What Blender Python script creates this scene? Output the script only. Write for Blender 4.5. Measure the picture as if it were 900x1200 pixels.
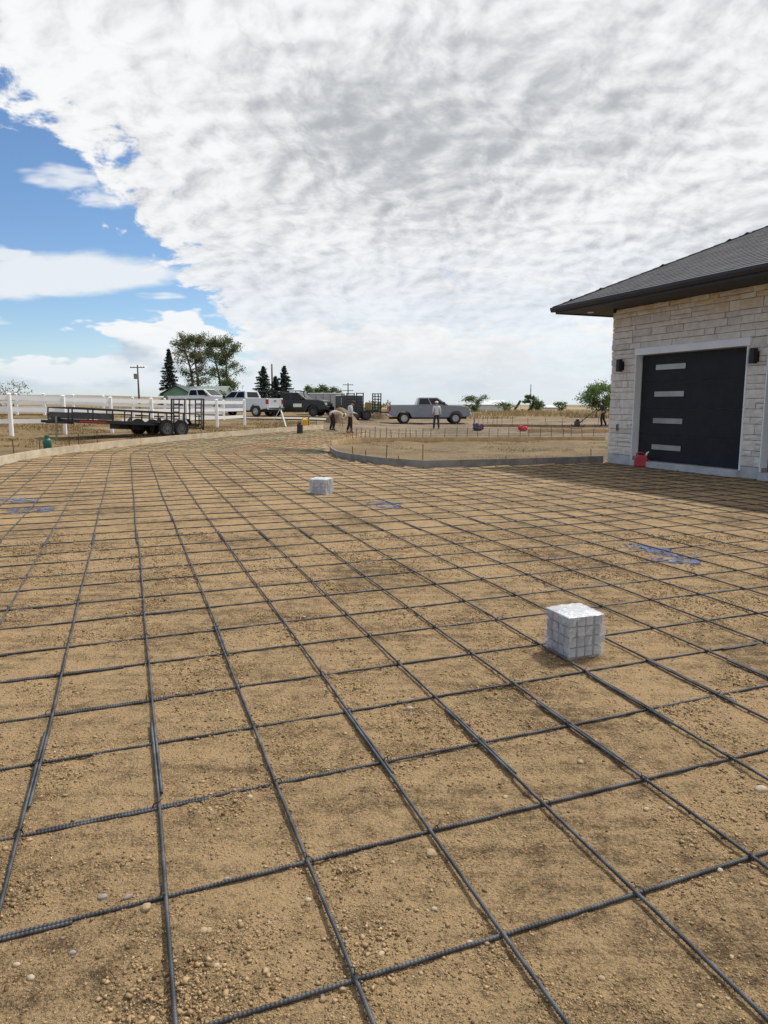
import bpy, bmesh, math, random
import numpy as np
from mathutils import Vector, Matrix
R = math.radians
random.seed(7); rng = np.random.default_rng(7)
for o in list(bpy.data.objects): bpy.data.objects.remove(o)
scene = bpy.context.scene
COL = scene.collection

# ------------------------------------------------------------------ camera
FPX, EYE, HORIZON = 840.0, 1.7, 474.0            # focal length and horizon of the 900x1200 photograph
PITCH = math.atan((600 - HORIZON) / FPX)
cam = bpy.data.cameras.new('camera'); camo = bpy.data.objects.new('camera', cam); COL.objects.link(camo)
camo.location = (0, 0, EYE); camo.rotation_euler = (R(90) - PITCH, 0, 0)
cam.sensor_fit = 'VERTICAL'; cam.sensor_height = 36; cam.lens = 36 * FPX / 1200; cam.clip_start = 0.05; cam.clip_end = 9000
scene.camera = camo

# ------------------------------------------------------------------ light
SUN_EL, SUN_AZ = 53.0, 43.0                       # azimuth clockwise from +Y (the way the camera looks)
sd = bpy.data.lights.new('sun', 'SUN'); sd.energy = 3.9; sd.angle = R(0.9); sd.color = (1, .95, .87)
so = bpy.data.objects.new('sun', sd); COL.objects.link(so)
sv = Vector((math.sin(R(SUN_AZ)) * math.cos(R(SUN_EL)), math.cos(R(SUN_AZ)) * math.cos(R(SUN_EL)), math.sin(R(SUN_EL))))
so.rotation_euler = sv.to_track_quat('Z', 'Y').to_euler(); so.location = (20, 20, 30)
scene.view_settings.view_transform = 'Standard'; scene.view_settings.look = 'None'
scene.view_settings.exposure = 0.14; scene.view_settings.gamma = 1.0

class N:                                          # a node socket with arithmetic
    def __init__(s, t, k): s.t, s.k = t, k
    def m(s, op, *a):
        n = s.t.nodes.new('ShaderNodeMath'); n.operation = op
        for i, x in enumerate((s,) + a):
            if isinstance(x, N): s.t.links.new(x.k, n.inputs[i])
            else: n.inputs[i].default_value = x
        return N(s.t, n.outputs[0])
    def __add__(s, o): return s.m('ADD', o)
    def __radd__(s, o): return s.m('ADD', o)
    def __sub__(s, o): return s.m('SUBTRACT', o)
    def __rsub__(s, o): return (s * -1) + o
    def __mul__(s, o): return s.m('MULTIPLY', o)
    def __rmul__(s, o): return s.m('MULTIPLY', o)
    def __truediv__(s, o): return s.m('DIVIDE', o)
    def clamp(s): return s.m('MINIMUM', 1.0).m('MAXIMUM', 0.0)
    def smooth(s, a, b):
        n = s.t.nodes.new('ShaderNodeMapRange'); n.interpolation_type = 'SMOOTHSTEP'; n.clamp = True
        s.t.links.new(s.k, n.inputs[0])
        for i, x in ((1, a), (2, b)):
            if isinstance(x, N): s.t.links.new(x.k, n.inputs[i])
            else: n.inputs[i].default_value = x
        return N(s.t, n.outputs[0])
def vec(t, x, y, z=0.0):
    n = t.nodes.new('ShaderNodeCombineXYZ')
    for i, q in enumerate((x, y, z)):
        if isinstance(q, N): t.links.new(q.k, n.inputs[i])
        else: n.inputs[i].default_value = q
    return N(t, n.outputs[0])
def noise(t, v, scale, detail=4, rough=.55, dist=0.0, w=None):
    n = t.nodes.new('ShaderNodeTexNoise'); n.inputs['Scale'].default_value = scale; n.inputs['Detail'].default_value = detail
    n.inputs['Roughness'].default_value = rough; n.inputs['Distortion'].default_value = dist
    if v is not None: t.links.new(v.k, n.inputs['Vector'])
    return N(t, n.outputs['Fac'])
def voro(t, v, scale, feat='F1', rnd=1.0):
    n = t.nodes.new('ShaderNodeTexVoronoi'); n.feature = feat; n.inputs['Scale'].default_value = scale; n.inputs['Randomness'].default_value = rnd
    if v is not None: t.links.new(v.k, n.inputs['Vector'])
    return n
def mixc(t, f, a, b):
    n = t.nodes.new('ShaderNodeMix'); n.data_type = 'RGBA'
    for i, x in ((0, f), (6, a), (7, b)):
        if isinstance(x, N): t.links.new(x.k, n.inputs[i])
        elif i == 0: n.inputs[0].default_value = x
        else: n.inputs[i].default_value = tuple(x) + (1,) if len(x) == 3 else x
    return N(t, n.outputs[2])

def build_world():
    w = bpy.data.worlds.new('World'); scene.world = w; w.use_nodes = True
    t = w.node_tree; t.nodes.clear()
    out = t.nodes.new('ShaderNodeOutputWorld'); bg = t.nodes.new('ShaderNodeBackground'); bg.inputs[1].default_value = .1
    sky = t.nodes.new('ShaderNodeTexSky'); sky.sky_type = 'NISHITA'; sky.sun_disc = False
    sky.sun_elevation = R(SUN_EL); sky.sun_rotation = R(SUN_AZ); sky.air_density = 1.0; sky.dust_density = .9; sky.ozone_density = 2.5; sky.altitude = 1200
    tc = t.nodes.new('ShaderNodeTexCoord'); sp = t.nodes.new('ShaderNodeSeparateXYZ'); t.links.new(tc.outputs['Generated'], sp.inputs[0])
    dx, dy, dz = (N(t, sp.outputs[i]) for i in range(3))
    zc = dz.m('MAXIMUM', 0.0) + .30               # a curved deck of cloud: the divisor never reaches zero
    u, v = dx / zc, dy / zc
    wu = noise(t, vec(t, u, v, 4.0), 2.4, 3) - .5
    p = vec(t, u + wu * .20, v * .95 - wu * .15, 1.3)
    big = noise(t, vec(t, u + 3.1, v + 1.4, 7.7), 1.05, 2, .5)
    mid = noise(t, p, 3.6, 5, .58)
    cell = noise(t, p, 13.0, 5, .6)
    cs = noise(t, vec(t, u + wu * .20 + .022, v * .95 - wu * .15 + .018, 1.3), 13.0, 3, .58)     # sunward slope of the lumps
    lowfade = dz.smooth(.03, .22)
    edge = u + SKY_EDGE[0] + v * SKY_EDGE[1] + (mid - .5) * .50 + (cell - .5) * .40
    cover = edge.smooth(-.015, .05)
    dens = mid * .5 + big * .38 + cell * .22
    gap = ((u - .60) / .13) * ((u - .60) / .13) + ((v - 1.28) / .06) * ((v - 1.28) / .06)          # a thin place in the deck
    holes = (dens - (1.2 - gap + (cell - .5) * 3.0).smooth(0.0, 1.4) * .13).smooth(.385, .455)
    dk = cover * (holes * .9 + .1) * (dz.smooth(.03, .26) * .24 + .76)
    bank = ((u - .15) / .50) * ((u - .15) / .50) + ((v - 1.40) / .22) * ((v - 1.40) / .22)      # one heavier bank of cloud
    thick = (big * .7 + mid * .3).smooth(.46, .66) * (lowfade * .75 + .25) * .7 + (1.25 - bank + (mid - .5) * 2.4).smooth(-.1, 1.1) * .48
    val = .90 - thick * .42 + (cell - cs) * .85 * lowfade + (cell - .5) * .45 * (lowfade * .6 + .4) + (mid - .5) * .8
    val = val.m('MAXIMUM', .3).m('MINIMUM', 1.08)
    deckcol = mixc(t, val.smooth(.32, 1.08), (4.2, 4.4, 4.7), (8.6, 8.65, 8.7))
    # thin streaks and shreds in the clear part
    st = noise(t, vec(t, u * .8 + v * .3 + wu * .3, v * 1.5 - u * .3, 2.2), 3.2, 4, .56)
    shoal = ((u + .86) / .36) * ((u + .86) / .36) + ((v - 2.0) / .13) * ((v - 2.0) / .13)      # a shoal of thinner cloud below the edge
    streak = (st.smooth(.56, .66) * .85).m('MAXIMUM', (1.1 - shoal + (st - .5) * 2.6 + (mid - .5) * 2.0).smooth(.0, .9) * .9)
    # heaped cloud low over the plain
    az = dx.m('ARCTAN2', dy)
    hz = noise(t, vec(t, az * 5.0, dz * 13.0, 3.0), 1.45, 4, .58)
    hzs = noise(t, vec(t, az * 5.0 + .10, dz * 13.0 + .18, 3.0), 1.45, 3, .55)
    heap = (hz - dz * 2.6).smooth(.26, .31) * dz.smooth(.008, .03)
    heapv = (.74 + (hz - hzs) * 2.2 + dz * 2.6).m('MINIMUM', 1.0)
    heapcol = mixc(t, heapv.smooth(.45, .95), (4.9, 5.5, 6.3), (8.6, 8.7, 8.8))
    skyc = N(t, sky.outputs[0])
    hs = t.nodes.new('ShaderNodeHueSaturation'); hs.inputs['Saturation'].default_value = 1.12; hs.inputs['Value'].default_value = SKY_VALUE
    t.links.new(skyc.k, hs.inputs['Color']); skyc = N(t, hs.outputs[0])
    c = mixc(t, streak, skyc, (7.8, 8.1, 8.4))
    c = mixc(t, heap * .92, c, heapcol)
    c = mixc(t, dk, c, deckcol)
    haze = 1.0 - dz.smooth(-.005, .10)
    c = mixc(t, haze * .62, c, (5.7, 6.7, 7.5))
    t.links.new(c.k, bg.inputs[0]); t.links.new(bg.outputs[0], out.inputs[0])
SKY_EDGE = (.725, -.086); SKY_VALUE = 1.15
build_world()

# ------------------------------------------------------------------ small helpers
def mat(name, c1, c2=None, rough=.8, metal=0.0, scale=6.0, detail=4, bump=0.0, bscale=None, coord='Object', spec=None, lo=.35, hi=.65):
    m = bpy.data.materials.new(name); m.use_nodes = True; t = m.node_tree; b = t.nodes['Principled BSDF']
    b.inputs['Roughness'].default_value = rough; b.inputs['Metallic'].default_value = metal
    if spec is not None: b.inputs['Specular IOR Level'].default_value = spec
    tc = t.nodes.new('ShaderNodeTexCoord'); v = N(t, tc.outputs[coord])
    if c2 is None: b.inputs['Base Color'].default_value = (*c1, 1)
    else:
        c = mixc(t, noise(t, v, scale, detail, .6).smooth(lo, hi), c1, c2); t.links.new(c.k, b.inputs['Base Color'])
    if bump:
        bn = t.nodes.new('ShaderNodeBump'); bn.inputs['Strength'].default_value = 1.0; bn.inputs['Distance'].default_value = bump
        t.links.new(noise(t, v, bscale or scale * 4, 5, .6).k, bn.inputs['Height']); t.links.new(bn.outputs[0], b.inputs['Normal'])
    return m
def tag(o, label, cat, group=None):
    o['label'] = label; o['category'] = cat
    if group: o['group'] = group
    return o
def empty(name, loc=(0, 0, 0), rz=0.0):
    o = bpy.data.objects.new(name, None); COL.objects.link(o); o.location = loc; o.rotation_euler = (0, 0, rz); o.empty_display_size = .2
    return o
class MB:                                         # collects shapes, becomes one mesh object
    def __init__(s): s.v, s.f = [], []
    def add(s, vs, fs):
        k = len(s.v); s.v += [tuple(p) for p in vs]; s.f += [tuple(i + k for i in q) for q in fs]; return s
    def box(s, x0, x1, y0, y1, z0, z1, M=None):
        vs = [Vector((x, y, z)) for z in (z0, z1) for x, y in ((x0, y0), (x1, y0), (x1, y1), (x0, y1))]
        if M is not None: vs = [M @ p for p in vs]
        return s.add(vs, [(3, 2, 1, 0), (4, 5, 6, 7), (0, 1, 5, 4), (1, 2, 6, 5), (2, 3, 7, 6), (3, 0, 4, 7)])
    def bar(s, a, b, w, h=None, up=(0, 0, 1)):     # rectangular bar between two points
        a, b = Vector(a), Vector(b); h = h or w; d = (b - a).normalized(); upv = Vector(up)
        if abs(d.dot(upv)) > .98: upv = Vector((1, 0, 0))
        x = d.cross(upv).normalized(); y = x.cross(d)
        vs = [p + x * (i * w / 2) + y * (j * h / 2) for p in (a, b) for i, j in ((-1, -1), (1, -1), (1, 1), (-1, 1))]
        return s.add(vs, [(0, 1, 2, 3), (7, 6, 5, 4), (4, 5, 1, 0), (5, 6, 2, 1), (6, 7, 3, 2), (7, 4, 0, 3)])
    def tube(s, pts, rad, n=8, cap=True):
        pts = [Vector(p) for p in pts]; rs = rad if hasattr(rad, '__len__') else [rad] * len(pts)
        k0 = len(s.v); prev = None
        for i, p in enumerate(pts):
            d = (pts[min(i + 1, len(pts) - 1)] - pts[max(i - 1, 0)]).normalized()
            ref = prev if prev is not None and abs(prev.dot(d)) < .95 else (Vector((0, 0, 1)) if abs(d.z) < .9 else Vector((1, 0, 0)))
            x = (ref - d * ref.dot(d)).normalized(); prev = x; y = d.cross(x)
            for j in range(n):
                a = 2 * math.pi * j / n; q = p + (x * math.cos(a) + y * math.sin(a)) * rs[i]; s.v.append(tuple(q))
        for i in range(len(pts) - 1):
            for j in range(n):
                a, b = k0 + i * n + j, k0 + i * n + (j + 1) % n
                s.f.append((a, b, b + n, a + n))
        if cap:
            s.f.append(tuple(k0 + j for j in range(n))[::-1]); e = k0 + (len(pts) - 1) * n; s.f.append(tuple(e + j for j in range(n)))
        return s
    def prism(s, poly, y0, y1, axes='xz'):         # polygon in xz, extruded along y
        n = len(poly)
        if axes == 'xz': vs = [(a, y, b) for y in (y0, y1) for a, b in poly]
        else: vs = [(a, b, y) for y in (y0, y1) for a, b in poly]
        return s.add(vs, [tuple(range(n)), tuple(range(2 * n - 1, n - 1, -1))] + [((i + 1) % n, i, i + n, (i + 1) % n + n) for i in range(n)])
    def lathe(s, prof, n=20, M=None):              # (radius, height) round z
        k0 = len(s.v)
        for r, h in prof:
            for j in range(n):
                a = 2 * math.pi * j / n; p = Vector((r * math.cos(a), r * math.sin(a), h)); s.v.append(tuple(M @ p if M is not None else p))
        for i in range(len(prof) - 1):
            for j in range(n):
                a, b = k0 + i * n + j, k0 + i * n + (j + 1) % n; s.f.append((a, b, b + n, a + n))
        return s
    def build(s, name, material, parent=None, smooth=False, bevel=0.0, loc=None):
        me = bpy.data.meshes.new(name); me.from_pydata(s.v, [], s.f); me.update()
        bm = bmesh.new(); bm.from_mesh(me); bmesh.ops.recalc_face_normals(bm, faces=bm.faces); bm.to_mesh(me); bm.free()
        if smooth: me.polygons.foreach_set('use_smooth', [True] * len(me.polygons))
        me.materials.append(material)
        o = bpy.data.objects.new(name, me); COL.objects.link(o)
        if loc is not None: o.location = loc
        if parent is not None: o.parent = parent
        if bevel:
            b = o.modifiers.new('bevel', 'BEVEL'); b.width = bevel; b.segments = 2; b.limit_method = 'ANGLE'; b.angle_limit = R(40)
        return o
def linkcopy(o, parent=None):
    c = o.copy(); COL.objects.link(c); c.parent = parent
    for ch in o.children: linkcopy(ch, c)
    return c

_tab = np.random.default_rng(11).random((256, 256))
def vnoise(x, y, s=0):
    x = np.asarray(x, float) + s * 17.3; y = np.asarray(y, float) + s * 9.1
    i, j = np.floor(x).astype(int), np.floor(y).astype(int); a, b = x - i, y - j
    a = a * a * (3 - 2 * a); b = b * b * (3 - 2 * b)
    g = lambda p, q: _tab[p & 255, q & 255]
    return (g(i, j) * (1 - a) + g(i + 1, j) * a) * (1 - b) + (g(i, j + 1) * (1 - a) + g(i + 1, j + 1) * a) * b
def fbm(x, y, s=0, oct=4):
    r = 0; a = .5
    for k in range(oct): r = r + a * vnoise(x * 2 ** k, y * 2 ** k, s + k * 3); a *= .5
    return r
def sst(a, b, x): t = np.clip((x - a) / (b - a), 0, 1); return t * t * (3 - 2 * t)
def terrain(x, y):                                # the site rises gently to the far left; a low rise closes the left horizon
    x = np.asarray(x, float); y = np.asarray(y, float)
    sp = lambda q: np.log1p(np.exp(np.clip(q / 2.0, -30, 30))) * 2.0
    yy = np.minimum(y, 66.0)
    S = sst(3.5, -7.0, x)
    z = .018 * sp(yy - 14) * S + .016 * sp(yy - 30) * (1 - S) + .055 * sp(np.minimum(-x, 22) - 11) * sst(12, 26, y)
    z = np.minimum(z, 1.05)
    d = np.hypot(x, y)
    z = z + sst(150, 700, d) * 8.6 * sst(.05, -.45, x / np.maximum(y, 1)) * (y > 0)
    return z
def tz(x, y): return float(terrain(x, y))
def ray(px, py):
    u = (px - 450) / FPX; v = -(py - 600) / FPX
    return Vector((u, math.cos(PITCH) + v * math.sin(PITCH), -math.sin(PITCH) + v * math.cos(PITCH)))
def at(px, py, dz=0.0):                           # the place on the ground that the photograph shows at a pixel
    d = ray(px, py); t = np.arange(1.0, 900, .05)
    h = EYE + d.z * t - terrain(d.x * t, d.y * t) - dz
    k = np.argmax(h < 0) if (h < 0).any() else len(t) - 1
    return Vector((d.x * t[k], d.y * t[k], tz(d.x * t[k], d.y * t[k])))
def atd(px, depth):                               # the place on the ground in a pixel column at a given depth
    x = (px - 450) / FPX * depth * 1.0
    return Vector((x, depth, tz(x, depth)))
# ------------------------------------------------------------------ layout of the slab
O2 = Vector((-.28, 2.46)); LA = Vector((.488, .196)); LB = Vector((-.2, .563))    # the rebar lattice
J0 = 34.0; ICEN = 15.0; TURN = R(38)
def lattice(i, j):                                # straight grid, then a right-hand bend into the far drive
    if j <= J0: return O2 + LA * i + LB * j
    c = O2 + LA * ICEN + LB * J0
    Rm = (ICEN - 0) * LA.length; th = (j - J0) * LB.length / Rm; t2 = min(th, TURN)
    off = LA * (i - ICEN)
    ca, sa = math.cos(-t2), math.sin(-t2)
    p = c + Vector((off.x * ca - off.y * sa, off.x * sa + off.y * ca))
    if th > TURN:
        d = LB.normalized(); p += Vector((d.x * ca - d.y * sa, d.x * sa + d.y * ca)) * (th - TURN) * Rm
    return p
HC = Vector((6.6187, 21.2118)); HA = R(-67.57); HD = Vector((math.cos(HA), math.sin(HA))); HI = Vector((-HD.y, HD.x))
leftpx = [(-40, 551), (0, 545), (30, 539), (60, 534), (95, 529.5), (130, 525), (165, 521), (200, 517.5), (235, 514.5), (270, 511.5), (305, 508.5), (340, 505.5), (379, 502.5)]
rightpx = [(386.5, 529.5), (389, 533), (395, 536.5), (412, 540), (430, 542.5), (450, 545), (475, 547), (500, 548.5), (540, 547.5), (580, 546.5), (625, 545), (670, 543.6), (707, 542.4)]
farpx = [(388.5, 523), (396, 521.5), (408, 520.3), (424, 519.3), (442, 518.8), (462, 518.5), (486, 518.3), (515, 518), (550, 517.8), (590, 517.4), (630, 517.1), (670, 516.9), (709, 516.8)]
LEFT = [at(*p) for p in leftpx]; RIGHT = [at(*p) for p in rightpx]; FAR = [at(*p) for p in farpx]
bed = [(-11.6, -6), (-11.6, LEFT[0].y - 3)] + [(p.x, p.y) for p in LEFT] + [(LEFT[-1].x + 2.6, LEFT[-1].y - 1.5), (FAR[0].x - .3, FAR[0].y + 1)] + [(p.x, p.y) for p in RIGHT]
hend = HC + HD * 24
bed += [(HC.x, HC.y), (hend.x, hend.y), (12, -6)]
def inside(x, y, poly):
    x = np.asarray(x, float); y = np.asarray(y, float); r = np.zeros(x.shape, bool); n = len(poly)
    for k in range(n):
        (ax, ay), (bx, by) = poly[k], poly[(k + 1) % n]
        if ay == by: continue
        r ^= ((ay > y) != (by > y)) & (x < (bx - ax) * (y - ay) / (by - ay) + ax)
    return r
island = [(p.x, p.y) for p in RIGHT] + [(HC.x + .2, HC.y + .5), (FAR[-1].x + 1, FAR[-1].y)] + [(p.x, p.y) for p in FAR[::-1]]

# ------------------------------------------------------------------ ground: one sheet to the horizon
def axis(lo, hi, step, a, b, ratio=1.035):
    c = list(np.arange(lo, hi + step / 2, step)); s = step; x = hi
    while x < b: s *= ratio; x += s; c.append(x)
    s = step; x = lo; pre = []
    while x > a: s *= ratio; x -= s; pre.append(x)
    return np.array(pre[::-1] + c)
def bedrelief(x, y):
    n1 = fbm(x * 1.3, y * 1.3, 1, 3) - .45; n2 = fbm(x * 7, y * 7, 2, 4) - .47; n3 = fbm(x * 24, y * 24, 3, 3) - .44
    m = sst(.35, .75, fbm(x * 2.2, y * 2.2, 8, 3))
    return n1 * .016 + n2 * .018 * (.4 + m) + (n3 * .024 + (vnoise(x * 55, y * 55, 31) - .5) * .006) * (.3 + 1.0 * m) - .003
def ground():
    X = axis(-2.6, 3.4, .0135, -4500, 4500); Y = axis(1.25, 5.2, .0135, -200, 5000, 1.032)
    gx, gy = np.meshgrid(X, Y); z = terrain(gx, gy)
    d = np.hypot(gx, gy); inb = inside(gx, gy, bed); isl = inside(gx, gy, island)
    rough = (fbm(gx * .7, gy * .7, 5, 4) - .47)
    z = z + np.where(inb, bedrelief(gx, gy), rough * .10 * sst(8, 20, d) * (1 - sst(200, 500, d)) - .01) + np.where(isl, .05, 0)
    nx, ny = len(X), len(Y)
    me = bpy.data.meshes.new('ground'); co = np.stack([gx, gy, z], -1).reshape(-1, 3).astype(np.float32)
    idx = np.arange(nx * ny).reshape(ny, nx)
    q = np.stack([idx[:-1, :-1], idx[:-1, 1:], idx[1:, 1:], idx[1:, :-1]], -1).reshape(-1, 4)
    me.vertices.add(len(co)); me.vertices.foreach_set('co', co.ravel())
    me.loops.add(q.size); me.loops.foreach_set('vertex_index', q.ravel().astype(np.int32))
    me.polygons.add(len(q)); me.polygons.foreach_set('loop_start', np.arange(0, q.size, 4, dtype=np.int32))
    me.polygons.foreach_set('use_smooth', np.ones(len(q), bool)); me.update(calc_edges=True)
    zone = np.zeros((ny, nx, 4), np.float32); zone[..., 0] = inb; zone[..., 3] = 1
    # grass grows left of the form and far away; the yard right of it is bare
    g = sst(0, 4, (-gx - 3.0) - (gy - 45) * .1) * sst(20, 24, gy) + sst(56, 70, gy) ; g = np.clip(g, 0, 1) * (~inb)
    g = np.maximum(g, isl * .55); zone[..., 1] = g
    zone[..., 2] = sst(90, 220, d)
    at_ = me.color_attributes.new('zone', 'FLOAT_COLOR', 'POINT'); at_.data.foreach_set('color', zone.ravel())
    m = bpy.data.materials.new('site_soil'); m.use_nodes = True; t = m.node_tree; b = t.nodes['Principled BSDF']; b.inputs['Roughness'].default_value = .95; b.inputs['Specular IOR Level'].default_value = .12
    tc = t.nodes.new('ShaderNodeTexCoord'); v = N(t, tc.outputs['Object'])
    an = t.nodes.new('ShaderNodeAttribute'); an.attribute_name = 'zone'; s = t.nodes.new('ShaderNodeSeparateColor'); t.links.new(an.outputs['Color'], s.inputs[0])
    isb, gr, far = (N(t, s.outputs[i]) for i in range(3))
    patch = noise(t, v, .8, 5, .6, .4); fine = noise(t, v, 9, 6, .65); grain = noise(t, v, 85, 4, .7); mp = t.nodes.new('ShaderNodeMapping'); mp.inputs['Scale'].default_value = (.5, 5.5, 1); mp.inputs['Rotation'].default_value = (0, 0, R(-33)); t.links.new(v.k, mp.inputs[0])
    rake = noise(t, N(t, mp.outputs[0]), 1.6, 6, .65)
    tiny = noise(t, v, 230, 3, .7)
    f = (patch * .26 + fine * .28 + rake * .24 + grain * .32 + tiny * .22 - .16)
    soil = mixc(t, f.smooth(.385, .556), SOIL_DARK, SOIL_LIGHT)
    vp = voro(t, v, 95); peb = N(t, vp.outputs['Distance']).smooth(.30, .16) * noise(t, v, 14, 3).smooth(.48, .62)
    cs = t.nodes.new('ShaderNodeSeparateColor'); t.links.new(vp.outputs['Color'], cs.inputs[0])
    soil = mixc(t, peb * .65, soil, mixc(t, N(t, cs.outputs[0]), (.10, .072, .045), (.46, .37, .25)))
    yard = mixc(t, (noise(t, v, .35, 6, .6) * .45 + fine * .25 + rake * .2 + noise(t, v, 2.6, 4, .6) * .2 - .05).smooth(.41, .57), (.13, .10, .068), (.255, .20, .138))
    gn = noise(t, v, .5, 6, .65); gn2 = noise(t, v, 6, 5, .7)
    grass = mixc(t, (gn * .5 + gn2 * .5).smooth(.36, .62), (.12, .085, .045), (.27, .195, .10))
    mp2 = t.nodes.new('ShaderNodeMapping'); mp2.inputs['Scale'].default_value = (.010, .004, 1); t.links.new(v.k, mp2.inputs[0])
    fieldn = noise(t, N(t, mp2.outputs[0]), 1.5, 3)
    field = mixc(t, fieldn.smooth(.4, .6), (.17, .14, .10), (.30, .235, .14))
    grass = mixc(t, far, grass, field)
    ymix = mixc(t, (gr + (gn2 - .5) * .9 * gr.smooth(0, .2)).clamp(), yard, grass)
    col = mixc(t, isb, ymix, soil)
    t.links.new(col.k, b.inputs['Base Color'])
    bn = t.nodes.new('ShaderNodeBump'); bn.inputs['Distance'].default_value = .034; bn.inputs['Strength'].default_value = 1
    wv_ = vec(t, noise(t, v, 9, 2) * .09, noise(t, v, 11, 2) * .09); ad = t.nodes.new('ShaderNodeVectorMath'); t.links.new(v.k, ad.inputs[0]); t.links.new(wv_.k, ad.inputs[1])
    ve = voro(t, N(t, ad.outputs[0]), 26, 'DISTANCE_TO_EDGE'); crust = N(t, ve.outputs['Distance']).smooth(.0, .13) * noise(t, v, 2.1, 3).smooth(.50, .60)
    hgt = crust * .16 + fine * .8 + grain * .55 + peb * .22 + noise(t, v, 32, 4, .65) * .7 + tiny * .25
    t.links.new(hgt.k, bn.inputs['Height']); t.links.new(bn.outputs[0], b.inputs['Normal'])
    me.materials.append(m)
    o = bpy.data.objects.new('ground', me); COL.objects.link(o); o['kind'] = 'structure'
SOIL_DARK, SOIL_LIGHT = (.092, .064, .036), (.425, .298, .163)
ground()
def gz(x, y):                                     # ground height with its relief
    z = tz(x, y)
    return z + float(bedrelief(np.array(x), np.array(y))) if inside(np.array(x), np.array(y), bed) else z

def drape(name, ring_a, ring_b, material, lift=.012, n=3):
    m = MB(); k = len(ring_a)
    for a, b in zip(ring_a, ring_b):
        for q in range(n + 1):
            p = Vector(a).lerp(Vector(b), q / n); m.v.append((p.x, p.y, tz(p.x, p.y) + lift))
    for i in range(k - 1):
        for q in range(n): a = i * (n + 1) + q; m.f.append((a, a + 1, a + n + 2, a + n + 1))
    o = m.build(name, material, smooth=True); o['kind'] = 'structure'; return o
road_mat = mat('pale_gravel', (.25, .215, .17), (.37, .325, .26), rough=.95, scale=2.2, detail=8, bump=.01, bscale=40)
ra = [(x, 49.5 + .05 * (x + 16) + .4 * math.sin(x * .5)) for x in np.linspace(-40, -2.2, 30)]; rb = [(x, y + 3.4 + .3 * math.sin(x * .8)) for x, y in ra]
drape('gravel_road', ra, rb, road_mat, .06)

# ------------------------------------------------------------------ loose clods and pebbles on the soil
_ico = bmesh.new(); bmesh.ops.create_cube(_ico, size=1.5); bmesh.ops.triangulate(_ico, faces=_ico.faces)
ICOV = np.array([v.co[:] for v in _ico.verts]); ICOF = np.array([[v.index for v in f.verts] for f in _ico.faces]); _ico.free()
def soup(name, pts, rad, cols, material, squash=.7):
    n = len(pts); nv = len(ICOV)
    V = ICOV[None] * (1 + 1.0 * (rng.random((n, nv, 3)) - .5)); sc = rad[:, None] * (1 + .5 * (rng.random((n, 3)) - .5)); sc[:, 2] *= squash
    q4 = rng.normal(size=(n, 4)); q4 /= np.linalg.norm(q4, axis=1, keepdims=True); w_, x_, y_, z_ = q4.T
    RM = np.stack([1 - 2 * (y_ ** 2 + z_ ** 2), 2 * (x_ * y_ - z_ * w_), 2 * (x_ * z_ + y_ * w_), 2 * (x_ * y_ + z_ * w_), 1 - 2 * (x_ ** 2 + z_ ** 2), 2 * (y_ * z_ - x_ * w_), 2 * (x_ * z_ - y_ * w_), 2 * (y_ * z_ + x_ * w_), 1 - 2 * (x_ ** 2 + y_ ** 2)], -1).reshape(-1, 3, 3)
    V = np.einsum('nij,nkj->nki', RM, V) * sc[:, None, :]
    a = rng.random(n) * 6.283; ca, sa = np.cos(a)[:, None], np.sin(a)[:, None]
    V = np.stack([V[..., 0] * ca - V[..., 1] * sa, V[..., 0] * sa + V[..., 1] * ca, V[..., 2]], -1) + pts[:, None, :]
    F = (ICOF[None] + (np.arange(n) * nv)[:, None, None]).reshape(-1, 3)
    me = bpy.data.meshes.new(name); me.vertices.add(n * nv); me.vertices.foreach_set('co', V.astype(np.float32).ravel())
    me.loops.add(F.size); me.loops.foreach_set('vertex_index', F.ravel().astype(np.int32))
    me.polygons.add(len(F)); me.polygons.foreach_set('loop_start', np.arange(0, F.size, 3, dtype=np.int32)); me.update(calc_edges=True)
    c = np.ones((n, nv, 4), np.float32); c[..., :3] = cols[:, None, :]
    ca_ = me.color_attributes.new('tint', 'FLOAT_COLOR', 'POINT'); ca_.data.foreach_set('color', c.ravel())
    me.materials.append(material); o = bpy.data.objects.new(name, me); COL.objects.link(o); return o
pm = bpy.data.materials.new('clod'); pm.use_nodes = True; _t = pm.node_tree; _a = _t.nodes.new('ShaderNodeAttribute'); _a.attribute_name = 'tint'
_t.links.new(_a.outputs['Color'], _t.nodes['Principled BSDF'].inputs['Base Color']); _t.nodes['Principled BSDF'].inputs['Roughness'].default_value = .95; _t.nodes['Principled BSDF'].inputs['Specular IOR Level'].default_value = .15
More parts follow.
